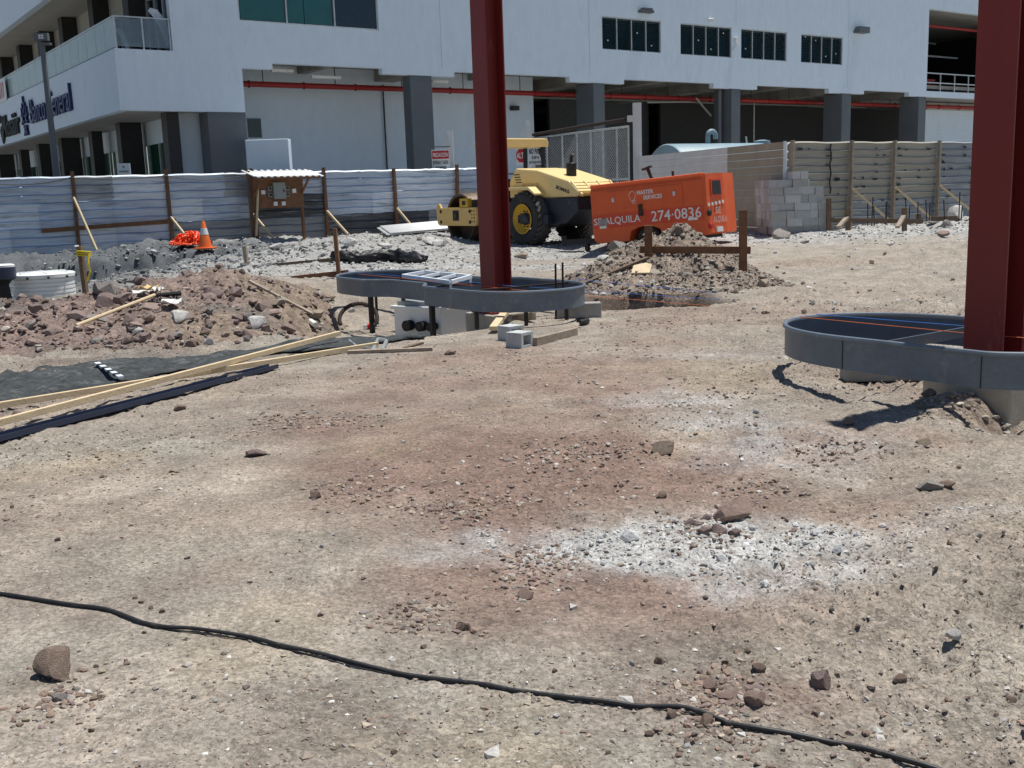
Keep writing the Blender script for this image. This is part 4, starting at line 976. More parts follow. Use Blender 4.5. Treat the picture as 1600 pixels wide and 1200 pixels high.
text_mb('SERVICES', (1.55, -.02, .96), (1, 0, 0), (0, 0, 1), .52, .1, .004, .02).build('lettering', 'white_print', bo)
m = MB(); m.tube([(1.24 + .09 * math.cos(a) * (1 + .15 * math.sin(3 * a)), -.021, 1.07 + .12 * math.sin(a)) for a in np.linspace(0, 6.28, 20)], .006, 4); m.tube([(1.27 + .045 * math.cos(a), -.021, .94 + .045 * math.sin(a)) for a in np.linspace(0, 6.28, 14)], .006, 4)
m.build('logo_outline', 'white_print', bo)
MB().box(.22, .42, -.012, -.007, .36, .42).build('sticker', 'white_print', bo); MB().box(.2, .46, -.018, -.0145, .43, .6).build('paint_patch', 'rock_grey', bo); MB().box(2.72, 2.98, -.012, -.007, .37, .43).build('sticker', 'white_print', bo)
# rear panel details (outer face bends; stay on its near half)
def rp_(y, z, o=.0): 
    u = y / (WD_ * .5); return (L + .04 + .12 * u - .05 * z / H * (.3 + u) + .012 + o, y, z)
def rq(name, y0, y1, z0, z1, mt, o=.004, par=None):
    V = [rp_(y0, z0, o), rp_(y1, z0, o), rp_(y1, z1, o), rp_(y0, z1, o)] + [rp_(y0, z0, -.05), rp_(y1, z0, -.05), rp_(y1, z1, -.05), rp_(y0, z1, -.05)]
    m = MB(); m.add(V, [(0, 1, 2, 3), (7, 6, 5, 4), (0, 4, 5, 1), (1, 5, 6, 2), (2, 6, 7, 3), (3, 7, 4, 0)]); return m.build(name, mt, par or eo)
rq('opening_frame', .20, .62, .88, 1.28, 'sheet_redband', .006); rq('opening', .24, .58, .92, 1.24, 'black_ink', .012)
for k in range(5): rq('reflector', .04 + k * .14, .10 + k * .14, .66 + .012 * k, .73 + .012 * k, 'white_print', .006)
def rtext(s, y0, z0, wd, ht):
    m = text_mb(s, (0, y0, z0), (0, 1, 0), (0, 0, 1), wd, ht, .0, .01); m.v = [rp_(p[1], p[2], .008 + p[0]) for p in m.v]; m.build('lettering', 'white_print', eo)
rtext('SE', .30, .48, .2, .15); rtext('ALQUILA', .2, .25, .52, .17)
for (yy, zz) in ((.06, .5), (.08, .2)):
    q = rp_(yy, zz); MB().lathe([(.07, -.02), (.07, .03), (.05, .045), (0, .045)], q, 'x', 14).build('tail_light', 'sign_red' if zz < .4 else 'black_iron', eo)
rq('licence_plate', .3, .52, .05, .17, 'white_print', .02)
# wheel, drawbar, jack, pipes
for yy in (.12, WD_ - .32):
    wo = MB().lathe([(.2, 0), (.3, .0), (.34, .04), (.34, .16), (.3, .2), (.2, .2)], (1.53, yy, -.0), 'y', 24).build('tyre', 'rubber', CO, smooth=True)
MB().box(.2, L - .2, .3, WD_ - .3, -.08, .06).build('chassis', 'black_iron', CO)
m = MB(); m.bar((.4, .5, .06), (-1.05, .1, .1), .12, .12); m.build('drawbar', 'black_iron', CO)
q = FR[CO.name] @ Vector((-.4, .28, 0)); zz = gz(q.x, q.y) - q.z
MB().box(-.45, -.35, .23, .33, zz - .1, .02).build('jack_leg', 'black_iron', CO)
m = MB(); m.cyl((-1.0, .11, .0), (-1.0, .11, .26), .07, 10); m.build('coupling', 'black_iron', CO)
m = MB(); m.tube([(1.62, .35, H - .02), (1.5, .35, H + .28)], .045, 8); m.bar((1.36, .35, H + .27), (1.6, .35, H + .33), .11, .04); m.build('exhaust_pipe', 'rebar', CO)
m = MB(); m.tube([(2.1, .5, H - .02), (2.1, .5, H + .16)], .03, 6); m.build('exhaust_stub', 'rebar', CO)

# ------------------------------------------------------------------ stack of concrete blocks
def block_mesh():
    m = MB(); m.box(-.2, .2, -.1, .1, 0, .195)
    return m
def hollow_block(name, m_):
    """0.4 x 0.2 x 0.195 block with two cores through its height"""
    b = MB(); xs = [-.197, -.165, -.02, .02, .165, .197]; ys = [-.097, -.065, .065, .097]
    for i in range(5):
        for j in range(3):
            if j == 1 and i in (1, 3): continue
            b.box(xs[i], xs[i + 1], ys[j], ys[j + 1], 0, .192)
    # merge the little boxes into one shell without inner faces
    me = bpy.data.meshes.new(name); me.from_pydata(b.v, [], b.f); bm = bmesh.new(); bm.from_mesh(me)
    bmesh.ops.remove_doubles(bm, verts=bm.verts, dist=1e-5)
    seen = {}
    for f in bm.faces:
        kx = tuple(sorted(v.index for v in f.verts)); seen.setdefault(kx, []).append(f)
    bmesh.ops.delete(bm, geom=[f for fs in seen.values() if len(fs) > 1 for f in fs], context='FACES')
    bmesh.ops.recalc_face_normals(bm, faces=bm.faces); bm.to_mesh(me); bm.free(); me.materials.append(MATS[m_]); return me
BM = hollow_block('concrete_block', 'block_grey')
BM2 = BM.copy(); BM2.materials[0] = MATS['concrete']
mat('block_pale', (.52, .545, .545), .95, var=.12, scale=9, bump=.5, bscale=120); mat('block_warm', (.39, .40, .385), .95, var=.14, scale=9, bump=.5, bscale=120)
BMS = [BM]
for q in ('block_pale', 'block_warm'): bb = BM.copy(); bb.materials[0] = MATS[q]; BMS.append(bb)
SB = AT(1207, 362, 26.6); rz = R(4); sx, sy = math.cos(rz), math.sin(rz); bz = gz(SB[0] + .8, SB[1] + .3) - .02
nb = 0
for c in range(8):
    for dp in range(3):
        u = -.02 * c + rnd.uniform(-.02, .02); lim = 1.42 if c < 2 else (1.24 if c < 6 else 1.05)
        if c == 6 and dp == 0: lim = .8
        if c == 7: 
            u = .5; lim = .95
            if dp == 2: continue
        while u < lim - .05:
            end = rnd.random() < .3; ln = .2 if end else .4
            if u + ln > lim + .1: end = True; ln = .2
            lx = u + ln / 2; ly = .1 + dp * .405 if not end else .2 + dp * .405
            dpt = 2 if not end else 1
            for r2 in range(dpt):
                if c < 6 and (dp > 0 or r2 > 0) and u > .12 and u + ln < lim - .12: continue      # wholly inside the stack
                yy = dp * .405 + (.1 + r2 * .2 if not end else .2) + rnd.uniform(-.03, .03)
                o = bpy.data.objects.new('concrete_block', rnd.choice(BMS)); COL.objects.link(o)
                o.location = (SB[0] + lx * sx - yy * sy, SB[1] + lx * sy + yy * sx, bz + c * .195)
                o.rotation_euler = (0, 0, rz + (math.pi / 2 if end else 0) + rnd.uniform(-.02, .02))
                cn = ('bottom', 'second', 'third', 'fourth', 'fifth', 'sixth', 'seventh', 'short topmost')[c]; setp(o, 'grey concrete block in the %s course of the stack by the beige fence' % cn, 'concrete block', '%s course of the block stack' % cn); nb += 1
            u += ln + .004

# ------------------------------------------------------------------ meter board with zinc roof
q0 = AT(401, 375, 36.2); q1 = AT(477, 374, 37.3); W_ = float(np.linalg.norm((q1 - q0)[:2])); ang = math.atan2(q1[1] - q0[1], q1[0] - q0[0])
zg = gz(q0[0], q0[1])
MBD = thing('meter_board', 'wooden electrical panel board with a small corrugated roof against the fence', 'electrical board', (q0[0], q0[1], zg), ang)
zt0 = AT(401, 278, 36.2)[2] - zg; zb0 = AT(401, 326, 36.2)[2] - zg
for xx in (.02, W_ - .06): MB().box(xx, xx + .09, .0, .09, -.3, zt0 + .02).build('post', 'wood_brown', MBD)
MB().box(-.1, 0.0, .1, .2, -.3, zt0 + .25).build('post', 'wood_old', MBD)
bd = MB().box(.0, W_ + .04, -.03, -.004, zb0, zt0 - .02).build('backboard', 'wood_brown', MBD)
m = MB(); pr = []
n = 54
V = []; 
for i in range(n + 1):
    xx = -.25 + (W_ + .75) * i / n; zz_ = .03 * math.sin(i / n * math.pi * 2 * 11); V += [(xx, -.75, zt0 + .02 + zz_), (xx, .3, zt0 + .26 + zz_)]
m.add(V, [(2 * i, 2 * i + 2, 2 * i + 3, 2 * i + 1) for i in range(n)]); ro = m.build('roof', 'zinc_white', MBD, smooth=True)
md = ro.modifiers.new('solid', 'SOLIDIFY'); md.thickness = .006
m = MB(); m.bar((-.1, -.7, zt0 - .03), (W_ + .35, -.7, zt0 - .03), .05, .09); m.build('fascia_board', 'wood_brown', MBD)
for xx in (.06, W_ - .02): MB().bar((xx, -.02, zt0 - .55), (xx, -.66, zt0 - .04), .06, .06).build('bracket', 'wood_brown', MBD)
MB().bar((-.05, -.12, .05), (.16, -.06, zt0 - .4), .06, .05).build('leaning_lath', 'wood_new', MBD)
cx = W_ * .5; cz = (zb0 + zt0) / 2 + .05
pb = MB().box(cx - .22, cx + .22, -.17, -.031, cz - .26, cz + .3).build('breaker_box', 'box_grey', MBD, bevel=.01)
MB().box(cx + .13, cx + .17, -.185, -.171, cz - .03, cz + .05).build('handle', 'black_plastic', pb)
for (ox, oz, mt) in ((-.32, .1, 'box_grey'), (-.32, -.12, 'box_grey'), (.32, .1, 'box_grey'), (.32, -.12, 'box_grey'), (-.58, -.02, 'lamp_white'), (.58, .0, 'lamp_white'), (-.15, -.42, 'lamp_white'), (.15, -.42, 'lamp_white')):
    so_ = MB().box(cx + ox - .07, cx + ox + .07, -.1, -.031, cz + oz - .07, cz + oz + .07).build('socket_box', mt, MBD, bevel=.01)
    if mt == 'box_grey': MB().cyl((cx + ox, -.101, cz + oz), (cx + ox, -.115, cz + oz), .045, 10).build('socket', 'black_plastic', so_)
    else: MB().box(cx + ox * .45, cx + ox * .85, -.045, -.032, cz + oz * .6 - .01, cz + oz * .6 + .01).build('conduit', 'box_grey', so_)

# ------------------------------------------------------------------ cone, orange netting, white tank, stakes
p = GP(321, 389); h = .8
t = thing('traffic_cone', 'orange traffic cone with a pale band beside the orange netting', 'traffic cone', tuple(p))
MB().box(-.27, .27, -.27, .27, 0, .05).build('base', 'cone_orange', t, bevel=.02)
MB().lathe([(.2, .05), (.045, h), (.03, h + .02), (0, h + .02)], (0, 0, 0), 'z', 24).build('body', 'cone_orange', t, smooth=True)
MB().lathe([(.130, .42), (.090, .61)], (0, 0, 0), 'z', 24).build('band', 'sign_white', t, smooth=True)
p = GP(300, 386)
m = MB(); 
for k in range(110):
    a = rnd.uniform(0, 6.28); rr = rnd.random() ** .5; pts = []
    c = np.array((p[0] - .05 + rr * .56 * math.cos(a), p[1] + rr * .32 * math.sin(a), p[2] + .06)); top = .4 * (1 - rr ** 2) 
    for j in range(9):
        b = j * 1.1 + k; pts.append((c[0] + .12 * math.cos(b) + .01 * j, c[1] + .1 * math.sin(b * 1.3), c[2] + top * (.5 + .5 * math.sin(b * .7)) + .03))
    m.tube(pts, .028, 4)
solo('orange_netting', m, 'net_orange', 'crumpled bright orange safety netting in a pile by the cone', 'safety netting')

p = AT(72, 470, 18.2); zb = gz(p[0], p[1]); zt = AT(72, 424, 18.2)[2]; hh = zt - zb
t = thing('plastic_tank', 'white ribbed round plastic tank behind the long dirt heap', 'tank', (p[0], p[1], zb))
pf = [(.47, 0)]; 
for k in range(5): z = hh * (.05 + .15 * k); pf += [(.47, z), (.5, z + hh * .02), (.5, z + hh * .10), (.47, z + hh * .12)]
MB().lathe(pf + [(.47, hh * .8), (0, hh * .8)], (0, 0, 0), 'z', 40).build('body', 'white_plastic', t, smooth=True)
lid = MB().lathe([(.52, hh * .8), (.52, hh * .92), (.49, hh * .96), (.2, hh), (0, hh)], (0, 0, 0), 'z', 40).build('lid', 'white_plastic', t, smooth=True)
for k in range(6): a = k * 1.047; MB().bar((.08 * math.cos(a), .08 * math.sin(a), hh * 1.0), (.44 * math.cos(a), .44 * math.sin(a), hh * .97), .05, .03).build('lid_rib', 'white_plastic', lid)
for k in range(10): a = -2.9 + k * .63; MB().cyl((.515 * math.cos(a), .515 * math.sin(a), hh * .82), (.55 * math.cos(a), .55 * math.sin(a), hh * .82), .018, 8).build('bolt', 'black_plastic', lid)
p = AT(8, 470, 17.5); zb = gz(p[0], p[1])
t = thing('blue_capped_post', 'dark post with a blue and white cap left of the white tank', 'post', (p[0], p[1], zb)); zt = AT(8, 414, 17.5)[2] - zb
MB().lathe([(.12, 0), (.09, zt * .5), (.14, zt * .6), (.2, zt * .64)], (0, 0, 0), 'z', 20).build('shaft', 'black_plastic', t, smooth=True)
MB().lathe([(.2, zt * .64), (.22, zt * .66), (.22, zt * .94), (.2, zt * .95)], (0, 0, 0), 'z', 20).build('collar', 'channel_navy', t, smooth=True)
MB().lathe([(.21, zt * .951), (.21, zt), (.17, zt * 1.02), (0, zt * 1.02)], (0, 0, 0), 'z', 20).build('cap', 'white_plastic', t, smooth=True)

def stake(px, py_b, py_t, Y, w_, mt, label, name='timber_stake', lean=0.):
    b = AT(px, py_b, Y); tp = AT(px + lean, py_t, Y); return solo(name, MB().bar((b[0], b[1], min(b[2], gz(b[0], b[1])) - .1), tp, w_, w_ * .55), mt, label, 'stake', bevel=.006)
o = stake(133, 445, 385, 17.2, .12, 'wood_old', 'short weathered timber stake wrapped with yellow tape', lean=-8)
b = AT(131, 394, 17.14)
t = MB()
for k in range(3): t.bar((b[0] - .1, b[1] - .03, b[2] + .02 - .03 * k), (b[0] + .12, b[1] - .03, b[2] - .03 * k), .1, .02)
t.tube([AT(139, 396, 17.05), AT(138, 412, 17.0), AT(141, 425, 17.0), AT(136, 440, 17.0)], .018, 5)
solo('yellow_tape', t, 'tape_yellow', 'yellow caution tape knotted round the weathered stake', 'tape')
stake(386, 414, 384, 25.6, .16, 'wood_grey', 'stubby pale timber stake at the top of the dirt heap', lean=-4)
stake(530, 433, 357, 20.8, .13, 'wood_brown', 'leaning brown timber stake beside the rolled black tarp', lean=-7)
a = AT(395, 418, 25.0); b = AT(545, 404, 24.5); solo('timber_rail', MB().bar(a, b, .05, .1), 'wood_old', 'dark horizontal timber rail on the gravel left of the rolled tarp', 'timber')
a = AT(455, 437, 20.9); b = AT(545, 427, 20.9); solo('timber_rail', MB().bar(a, b, .05, .14), 'wood_brown', 'short dark timber rail at the foot of the leaning stake', 'timber')
# batter board before the compressor
b1 = AT(1013, 412, 17.6); t1 = AT(1013, 352, 17.6); b2 = AT(1161, 427, 17.1); t2 = AT(1161, 328, 17.1)
t = thing('batter_board', 'brown timber batter board of two stakes and a rail on the dirt heap', 'batter board', (b2[0], b2[1], gz(b2[0], b2[1])))
MB().bar((b1[0], b1[1], gz(b1[0], b1[1]) - .2), t1, .125, .07, up=(0, 1, 0)).build('stake', 'wood_brown', t, world=True, bevel=.006)
MB().bar((b2[0], b2[1], gz(b2[0], b2[1]) - .2), t2, .125, .07, up=(0, 1, 0)).build('stake', 'wood_brown', t, world=True, bevel=.006)
MB().bar(AT(1000, 390, 17.75), AT(1173, 391, 17.2), .04, .12).build('rail', 'wood_brown', t, world=True, bevel=.005)
# boards lying on the heap
solo('plank', MB().bar(GP(905, 452) + np.array((0, 0, .06)), GP(1012, 413) + np.array((0, 0, .1)), .1, .04), 'wood_old', 'dark thin plank leaning on the left slope of the grey heap', 'plank')
m = MB(); c = AT(1002, 420, 16.4); m.add([(c[0] - .17, c[1] - .1, c[2] - .05), (c[0] + .11, c[1] - .16, c[2] - .05), (c[0] + .18, c[1] + .1, c[2] + .06), (c[0] + .1, c[1] + .2, c[2] + .08), (c[0] - .1, c[1] + .14, c[2] + .05)] + [(c[0] - .17, c[1] - .1, c[2] - .07), (c[0] + .11, c[1] - .16, c[2] - .07), (c[0] + .18, c[1] + .1, c[2] + .04), (c[0] + .1, c[1] + .2, c[2] + .06), (c[0] - .1, c[1] + .14, c[2] + .03)],
              [(0, 1, 2, 3, 4), (9, 8, 7, 6, 5)] + [(i, (i + 1) % 5, 5 + (i + 1) % 5, 5 + i) for i in range(5)]); solo('plywood_scrap', m, 'wood_new', 'pale scrap of plywood lying on the grey dirt heap', 'plywood')
# timber works by the right fence
t = thing('batter_board', 'long timber batter board with stakes and struts right of the concrete blocks', 'batter board', tuple(AT(1330, 355, 26.2)))
for (px, pb, pt, Y) in ((1295, 353, 310, 26.6), (1325, 354, 325, 26.0), (1413, 355, 325, 26.6), (1435, 344, 334, 28)):
    MB().bar(AT(px, pb + 6, Y), AT(px, pt, Y), .11, .08, up=(0, 1, 0)).build('stake', 'wood_old', t, world=True)
MB().bar(AT(1290, 344, 26.7), AT(1442, 346, 26.7), .05, .11).build('rail', 'wood_old', t, world=True)
for (px0, py0, px1, py1) in ((1324, 339, 1310, 355), (1412, 338, 1402, 355)): MB().bar(AT(px0, py0, 26.0), AT(px1, py1, 25.4), .1, .06).build('strut', 'wood_grey', t, world=True)
solo('timber_beam', MB().bar(AT(1455, 342, 27.6), AT(1495, 341, 27.6), .1, .12), 'wood_old', 'dark timber beam behind the white rubble by the red column', 'timber')
for i, (px, pb, pt) in enumerate(((1356, 345, 318), (1362, 345, 308), (1366, 345, 322), (1383, 342, 315), (1385, 342, 318), (1416, 340, 310), (1420, 340, 322), (1434, 338, 315), (1448, 338, 312), (1452, 338, 318), (1476, 336, 312), (1498, 335, 300), (1502, 335, 322))):
    solo('rebar_rod', MB().cyl(AT(px, pb + 8, 27.4), AT(px + rnd.uniform(-2, 3), pt, 27.4), .014, 6), 'rebar', 'thin upright steel rebar rod before the beige fence', 'rebar', 'rebar rods by the beige fence')
# rolled black tarp
pts = [GP(518, 409), GP(545, 411), GP(575, 409), GP(605, 407), GP(635, 410), GP(655, 412), GP(667, 412)]
m = MB(); m.tube([(q[0], q[1], q[2] + .1 + .03 * math.sin(i * 2)) for i, q in enumerate(pts)], [.13, .17, .15, .17, .14, .15, .14], 12)
o = solo('rolled_tarp', m, 'tarp_black', 'rolled black tarpaulin lying on the gravel', 'tarpaulin', smooth=True)
md = o.modifiers.new('sub', 'SUBSURF'); md.levels = 2; md.render_levels = 3
tx = bpy.data.textures.new('crumple', 'CLOUDS'); tx.noise_scale = .16; md = o.modifiers.new('crumple', 'DISPLACE'); md.texture = tx; md.strength = .2; md.mid_level = .5
# white roof sheets lying by the fence behind the roller
for k, (dz, sh) in enumerate(((0, 0), (.05, .25))):
    a = AT(605 + sh * 20, 356, 36.5); dd = np.array((3.2, 1.3, 0)); m = MB(); V = []
    for i in range(25):
        u = i / 24; zz_ = .03 * math.sin(u * 6.283 * 7)
        for (s) in (0, 1): V.append((a[0] + dd[0] * s - .6 * u, a[1] + dd[1] * s + u * 2.0, gz(a[0], a[1]) + .1 + dz + zz_ + .14 * s + .22 * u))
    m.add(V, [(2 * i, 2 * i + 1, 2 * i + 3, 2 * i + 2) for i in range(24)])
    solo('roofing_sheet', m, 'zinc_white', ('lower' if k == 0 else 'upper') + ' white roofing sheet lying on the gravel left of the roller', 'roofing sheet', smooth=True).modifiers.new('solid', 'SOLIDIFY').thickness = .008

# ------------------------------------------------------------------ red steel columns and pump islands (local: x along the island, y across it)
def red_column(c, label, ptop, psz, pbot, plabel):
    t = thing('steel_column', label, 'column', (c[0], c[1], ptop), ROT - math.pi / 2)
    hw, hd, tf, tw, Hc = .15, .14, .02, .016, 4.95
    MB().box(-hw, hw, -hd, -hd + tf, .02, Hc - ptop).build('flange', 'primer_red', t, bevel=.003)
    MB().box(-hw, hw, hd - tf, hd, .02, Hc - ptop).build('flange', 'primer_red', t, bevel=.003)
    MB().box(-tw / 2, tw / 2, -hd + tf + .001, hd - tf - .001, .02, Hc - ptop).build('web', 'primer_red', t)
    bp = MB().box(-.24, .24, -.24, .24, 0, .02).build('base_plate', 'primer_red', t)
    for sx in (-1, 1):
        for sy in (-1, 1): MB().cyl((sx * .19, sy * .19, .02), (sx * .19, sy * .19, .07), .016, 6).build('anchor_bolt', 'rebar', bp)
    p = thing('concrete_pedestal', plabel, 'pedestal', (c[0], c[1], pbot), ROT - math.pi / 2)
    MB().box(-psz, psz, -psz, psz, 0, ptop - pbot - .002).build('block', 'concrete_new', p, bevel=.015)
    return t
CLc = np.array((-.157, 13.36)); CRc = np.array((3.51, 7.50))
red_column(CLc, 'dark red steel column standing in the far pump island form', .06, .3, -.42, 'square concrete pedestal under the far red column')
red_column(CRc, 'dark red steel column at the right edge standing in the near pump island form', .14, .34, -.35, 'square concrete pedestal under the near red column')

def outline(segs, n=26, rA=1.0, rB=.8):
    """half widths along the island: list of (t, half width) control points with rounded ends"""
    (ta, ha), (tb, hb), (tc, hc), (td, hd) = segs     # end A, end of bulb A, start of bulb B, end B
    wa = .50; up = []
    for i in range(n): th = math.pi / 2 * (1 - i / n); up.append((ta + rA * (1 - math.sin(th)), ha * math.cos(th)))
    up.append((ta + rA, ha))
    for i in range(n): u = i / n; up.append((tb - .25 + .5 * u, ha + (wa - ha) * (u * u * (3 - 2 * u))))
    for i in range(n): u = i / n; up.append((tc - .25 + .5 * u, wa + (hd - wa) * (u * u * (3 - 2 * u))))
    for i in range(n + 1): th = math.pi / 2 * (i / n); up.append((td - rB + rB * math.sin(th), hd * max(0, math.cos(th))))
    up = [(t, max(h_, .0)) for t, h_ in up]
    return up + [(t, -h_) for t, h_ in reversed(up[1:-1])]
def island(c, segs, label, z0=.18, z1=.42):
    t = thing('pump_island_form', label, 'pump island form', (c[0], c[1], z0), ROT - math.pi / 2)
    P = outline(segs); n = len(P); Hh = z1 - z0
    C_ = np.array(P); nx = np.roll(C_, -1, 0) - np.roll(C_, 1, 0); nn = np.stack([nx[:, 1], -nx[:, 0]], 1); nn /= np.linalg.norm(nn, axis=1)[:, None] + 1e-9
    In = C_ + nn * .012 * (1 if ((C_ + nn * .1 - C_.mean(0)) ** 2).sum() < ((C_ - C_.mean(0)) ** 2).sum() else -1)
    m = MB(); V = [(p[0], p[1], 0) for p in C_] + [(p[0], p[1], Hh - .01) for p in C_]
    m.add(V, [(i, (i + 1) % n, n + (i + 1) % n, n + i) for i in range(n)]); m.build('outer_skin', 'island_grey', t, smooth=True)
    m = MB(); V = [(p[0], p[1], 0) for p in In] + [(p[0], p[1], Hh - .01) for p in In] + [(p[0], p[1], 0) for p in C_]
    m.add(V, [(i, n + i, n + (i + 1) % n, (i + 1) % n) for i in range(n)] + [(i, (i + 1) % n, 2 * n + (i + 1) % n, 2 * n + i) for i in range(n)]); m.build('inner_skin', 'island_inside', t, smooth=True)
    m = MB(); ring = [(p[0], p[1], Hh - .008) for p in C_]; m.tube(ring + ring[:1], .02, 8, cap=False); m.build('rolled_rim', 'island_grey', t, smooth=True)
    return t, P
IL, PLo = island(CLc, [(-3.76, .74), (-2.05, .5), (-.72, .5), (1.34, .77)], 'grey dog bone shaped steel pump island form raised on legs under the far red column')
IR, PRo = island(CRc, [(-1.72, .78), (.62, .5), (1.95, .5), (4.05, .76)], 'grey dog bone shaped steel pump island form around the near red column')
def seam(t, P, tt, z=.24):
    for s in (1, -1):
        b = min((p for p in P if p[1] * s > 0), key=lambda p: abs(p[0] - tt)); MB().box(b[0] - .003, b[0] + .003, b[1] - .004, b[1] + .004, 0, z - .02).build('seam', 'black_ink', t)
for q in (-3.3, -.72): seam(IL, PLo, q)
for q in (-.53, .2): seam(IR, PRo, q)
MB().box(-.545, -.533, -.745, .745, .12, .2).build('cross_plate', 'island_grey', IR)
MB().box(.40, .412, -.74, .74, .06, .18).build('cross_plate', 'island_inside', IR)
MB().bar((-.75, -.45, .2), (-.62, .46, .2), .04, .02).build('cross_bar', 'rebar', IL)
MB().bar((.38, -.74, .22), (.52, .74, .22), .04, .02).build('cross_bar', 'rebar', IL)
def ileg(t, c, tt, ss, w_=.05):
    a = np.array((E1[1], -E1[0])); b = np.array((E1[0], E1[1])); q = c + a * tt + b * ss; zb = gz(q[0], q[1])
    MB().box(tt - w_ / 2, tt + w_ / 2, ss - w_ / 2, ss + w_ / 2, zb - .18 - .15, .2).build('leg', 'black_iron', t)
for (tt, ss, w_) in ((-2.3, -.6, .06), (-.62, -.60, .06), (-3.3, .5, .05), (1.05, .30, .035), (.9, .45, .035), (1.1, -.35, .035), (-2.7, -.3, .03), (.45, -.62, .04), (-.6, .5, .06)):
    ileg(IL, CLc, tt, ss, w_)
# tall rods by the far island
for i, (px, pb, pt) in enumerate(((868, 455, 412), (879, 447, 410))):
    a = AT(px, pb + 25, 13.0); solo('steel_rod', MB().bar((a[0], a[1], -.1), AT(px, pt, 13.0), .025, .025), 'rebar', ('shorter' if i == 0 else 'taller') + ' dark steel rod rising from the far pump island form', 'rod')
# white frame on the far island
c4 = [G(630, 431, .44), G(664, 425, .44), G(735, 432, .44), G(704, 441, .44)]
t = thing('ladder_frame', 'white metal ladder frame resting across the far pump island form', 'frame', tuple(c4[0]))
for i in range(4): MB().bar(c4[i], c4[(i + 1) % 4], .05, .05).build('side_rail', 'white_frame', t, world=True)
for u in (.35, .7): MB().bar(c4[0] * (1 - u) + c4[3] * u, c4[1] * (1 - u) + c4[2] * u, .04, .04).build('cross_rail', 'white_frame', t, world=True)
for q in (c4[2], c4[3]): MB().bar(q, q - np.array((0, 0, .12)), .05, .03).build('foot', 'white_frame', t, world=True)
# white sump box with black couplings
C0 = AT(690, 519, 13.75); CL2 = AT(617, 517, 14.2); CR2 = AT(744, 513, 14.25)
ux = (CL2 - C0)[:2]; uy = (CR2 - C0)[:2]; lx = np.linalg.norm(ux); ly = np.linalg.norm(uy); zb = min(gz(*C0[:2]), C0[2]) - .06; hb = C0[2] + .33 - zb
t = thing('sump_box', 'white plastic sump box with grey lid under the far pump island form', 'box', (C0[0], C0[1], zb))
def sp(a, b, z): q = C0[:2] + ux * a + uy * b; return (q[0], q[1], z)
def sbox(a0, a1, b0, b1, z0, z1, name, mt, bev=.01, par=None):
    m = MB(); m.add([sp(a0, b0, z0), sp(a1, b0, z0), sp(a1, b1, z0), sp(a0, b1, z0), sp(a0, b0, z1), sp(a1, b0, z1), sp(a1, b1, z1), sp(a0, b1, z1)], [(3, 2, 1, 0), (4, 5, 6, 7), (0, 1, 5, 4), (1, 2, 6, 5), (2, 3, 7, 6), (3, 0, 4, 7)])
    return m.build(name, mt, par or t, world=True, bevel=bev)
sbox(0, 1, 0, 1, zb, zb + hb - .05, 'body', 'white_plastic'); sbox(-.04, 1.05, -.04, 1.04, zb + hb - .05, zb + hb, 'flange', 'white_plastic')
sbox(.05, .96, .05, .95, zb + hb + .001, zb + hb + .06, 'lid', 'box_grey')
nrm = np.array((-(ux[1]), ux[0])); nrm /= np.linalg.norm(nrm)
if nrm[1] > 0: nrm = -nrm
for (u, r_) in ((.62, .062), (.34, .058), (.12, .05)):
    q = C0[:2] + ux * u; z = zb + hb * .5
    a = np.array((q[0], q[1], z)); b = a + np.array((nrm[0] * .13, nrm[1] * .13, 0))
    co_ = MB().tube([a, b], r_, 16).build('coupling', 'black_plastic', t, world=True, smooth=True)
    m = MB()
    for v in (.25, .55, .92): m.tube([a + (b - a) * v, a + (b - a) * (v + .08)], r_ * 1.18, 16)
    m.build('ring', 'rubber', co_, world=True)
    MB().tube([b, b + (b - a) * .01], r_ * .8, 16).build('bore', 'black_ink', co_, world=True)
# concrete blocks and timbers round the far island
def blk(px, py, rz, rx, label, mesh=BM2, dz=0., name='concrete_block'):
    p = GP(px, py); o = bpy.data.objects.new(name, mesh); COL.objects.link(o); o.rotation_euler = (rx, 0, rz)
    o.location = (p[0], p[1], p[2] + dz); return setp(o, label, 'concrete block')
hb_ = MB()
for (a0, a1, b0, b1) in ((-.1, .1, -.08, -.05), (-.1, .1, .05, .08), (-.1, -.065, -.05, .05), (.065, .1, -.05, .05)): hb_.box(a0, a1, b0, b1, 0, .2)
HBM = bpy.data.meshes.new('half_block'); HBM.from_pydata(hb_.v, [], hb_.f); HBM.materials.append(MATS['block_pale'])
blk(800, 541, R(52), R(90), 'pale hollow concrete block lying on its side in front of the far island', HBM, .075)
blk(789, 530, R(40), R(90), 'hollow concrete block half hidden behind the pale one lying on its side', HBM, .075)
q = AT(905, 498, 12.9); solo('concrete_block', MB().box(-.27, .27, -.1, .1, 0, .2), 'concrete', 'solid concrete block under the right end of the far pump island form', 'concrete block', bevel=.01).location = (q[0], q[1], q[2] - .0)
bpy.context.view_layer.update()
q = AT(1372, 597, 8.1); o = solo('concrete_block', MB().box(-.3, .3, -.09, .09, 0, .2), 'concrete', 'flat concrete block propping the near pump island form', 'concrete block', bevel=.01); o.location = (q[0] + .02, q[1], gz(q[0], q[1]) - .03); o.rotation_euler = (0, 0, R(-8))
def board_px(name, px0, py0, Y0, px1, py1, Y1, w_, h_, mt, label, cat='timber', bev=.004):
    return solo(name, MB().bar(AT(px0, py0, Y0), AT(px1, py1, Y1), w_, h_), mt, label, cat, bevel=bev)
def gbar(px0, py0, h0, px1, py1, h1, w_, h_, mt, label):
    return solo('timber', MB().bar(GP(px0, py0) + np.array((0, 0, h0)), GP(px1, py1) + np.array((0, 0, h1)), w_, h_), mt, label, 'timber', bevel=.004)
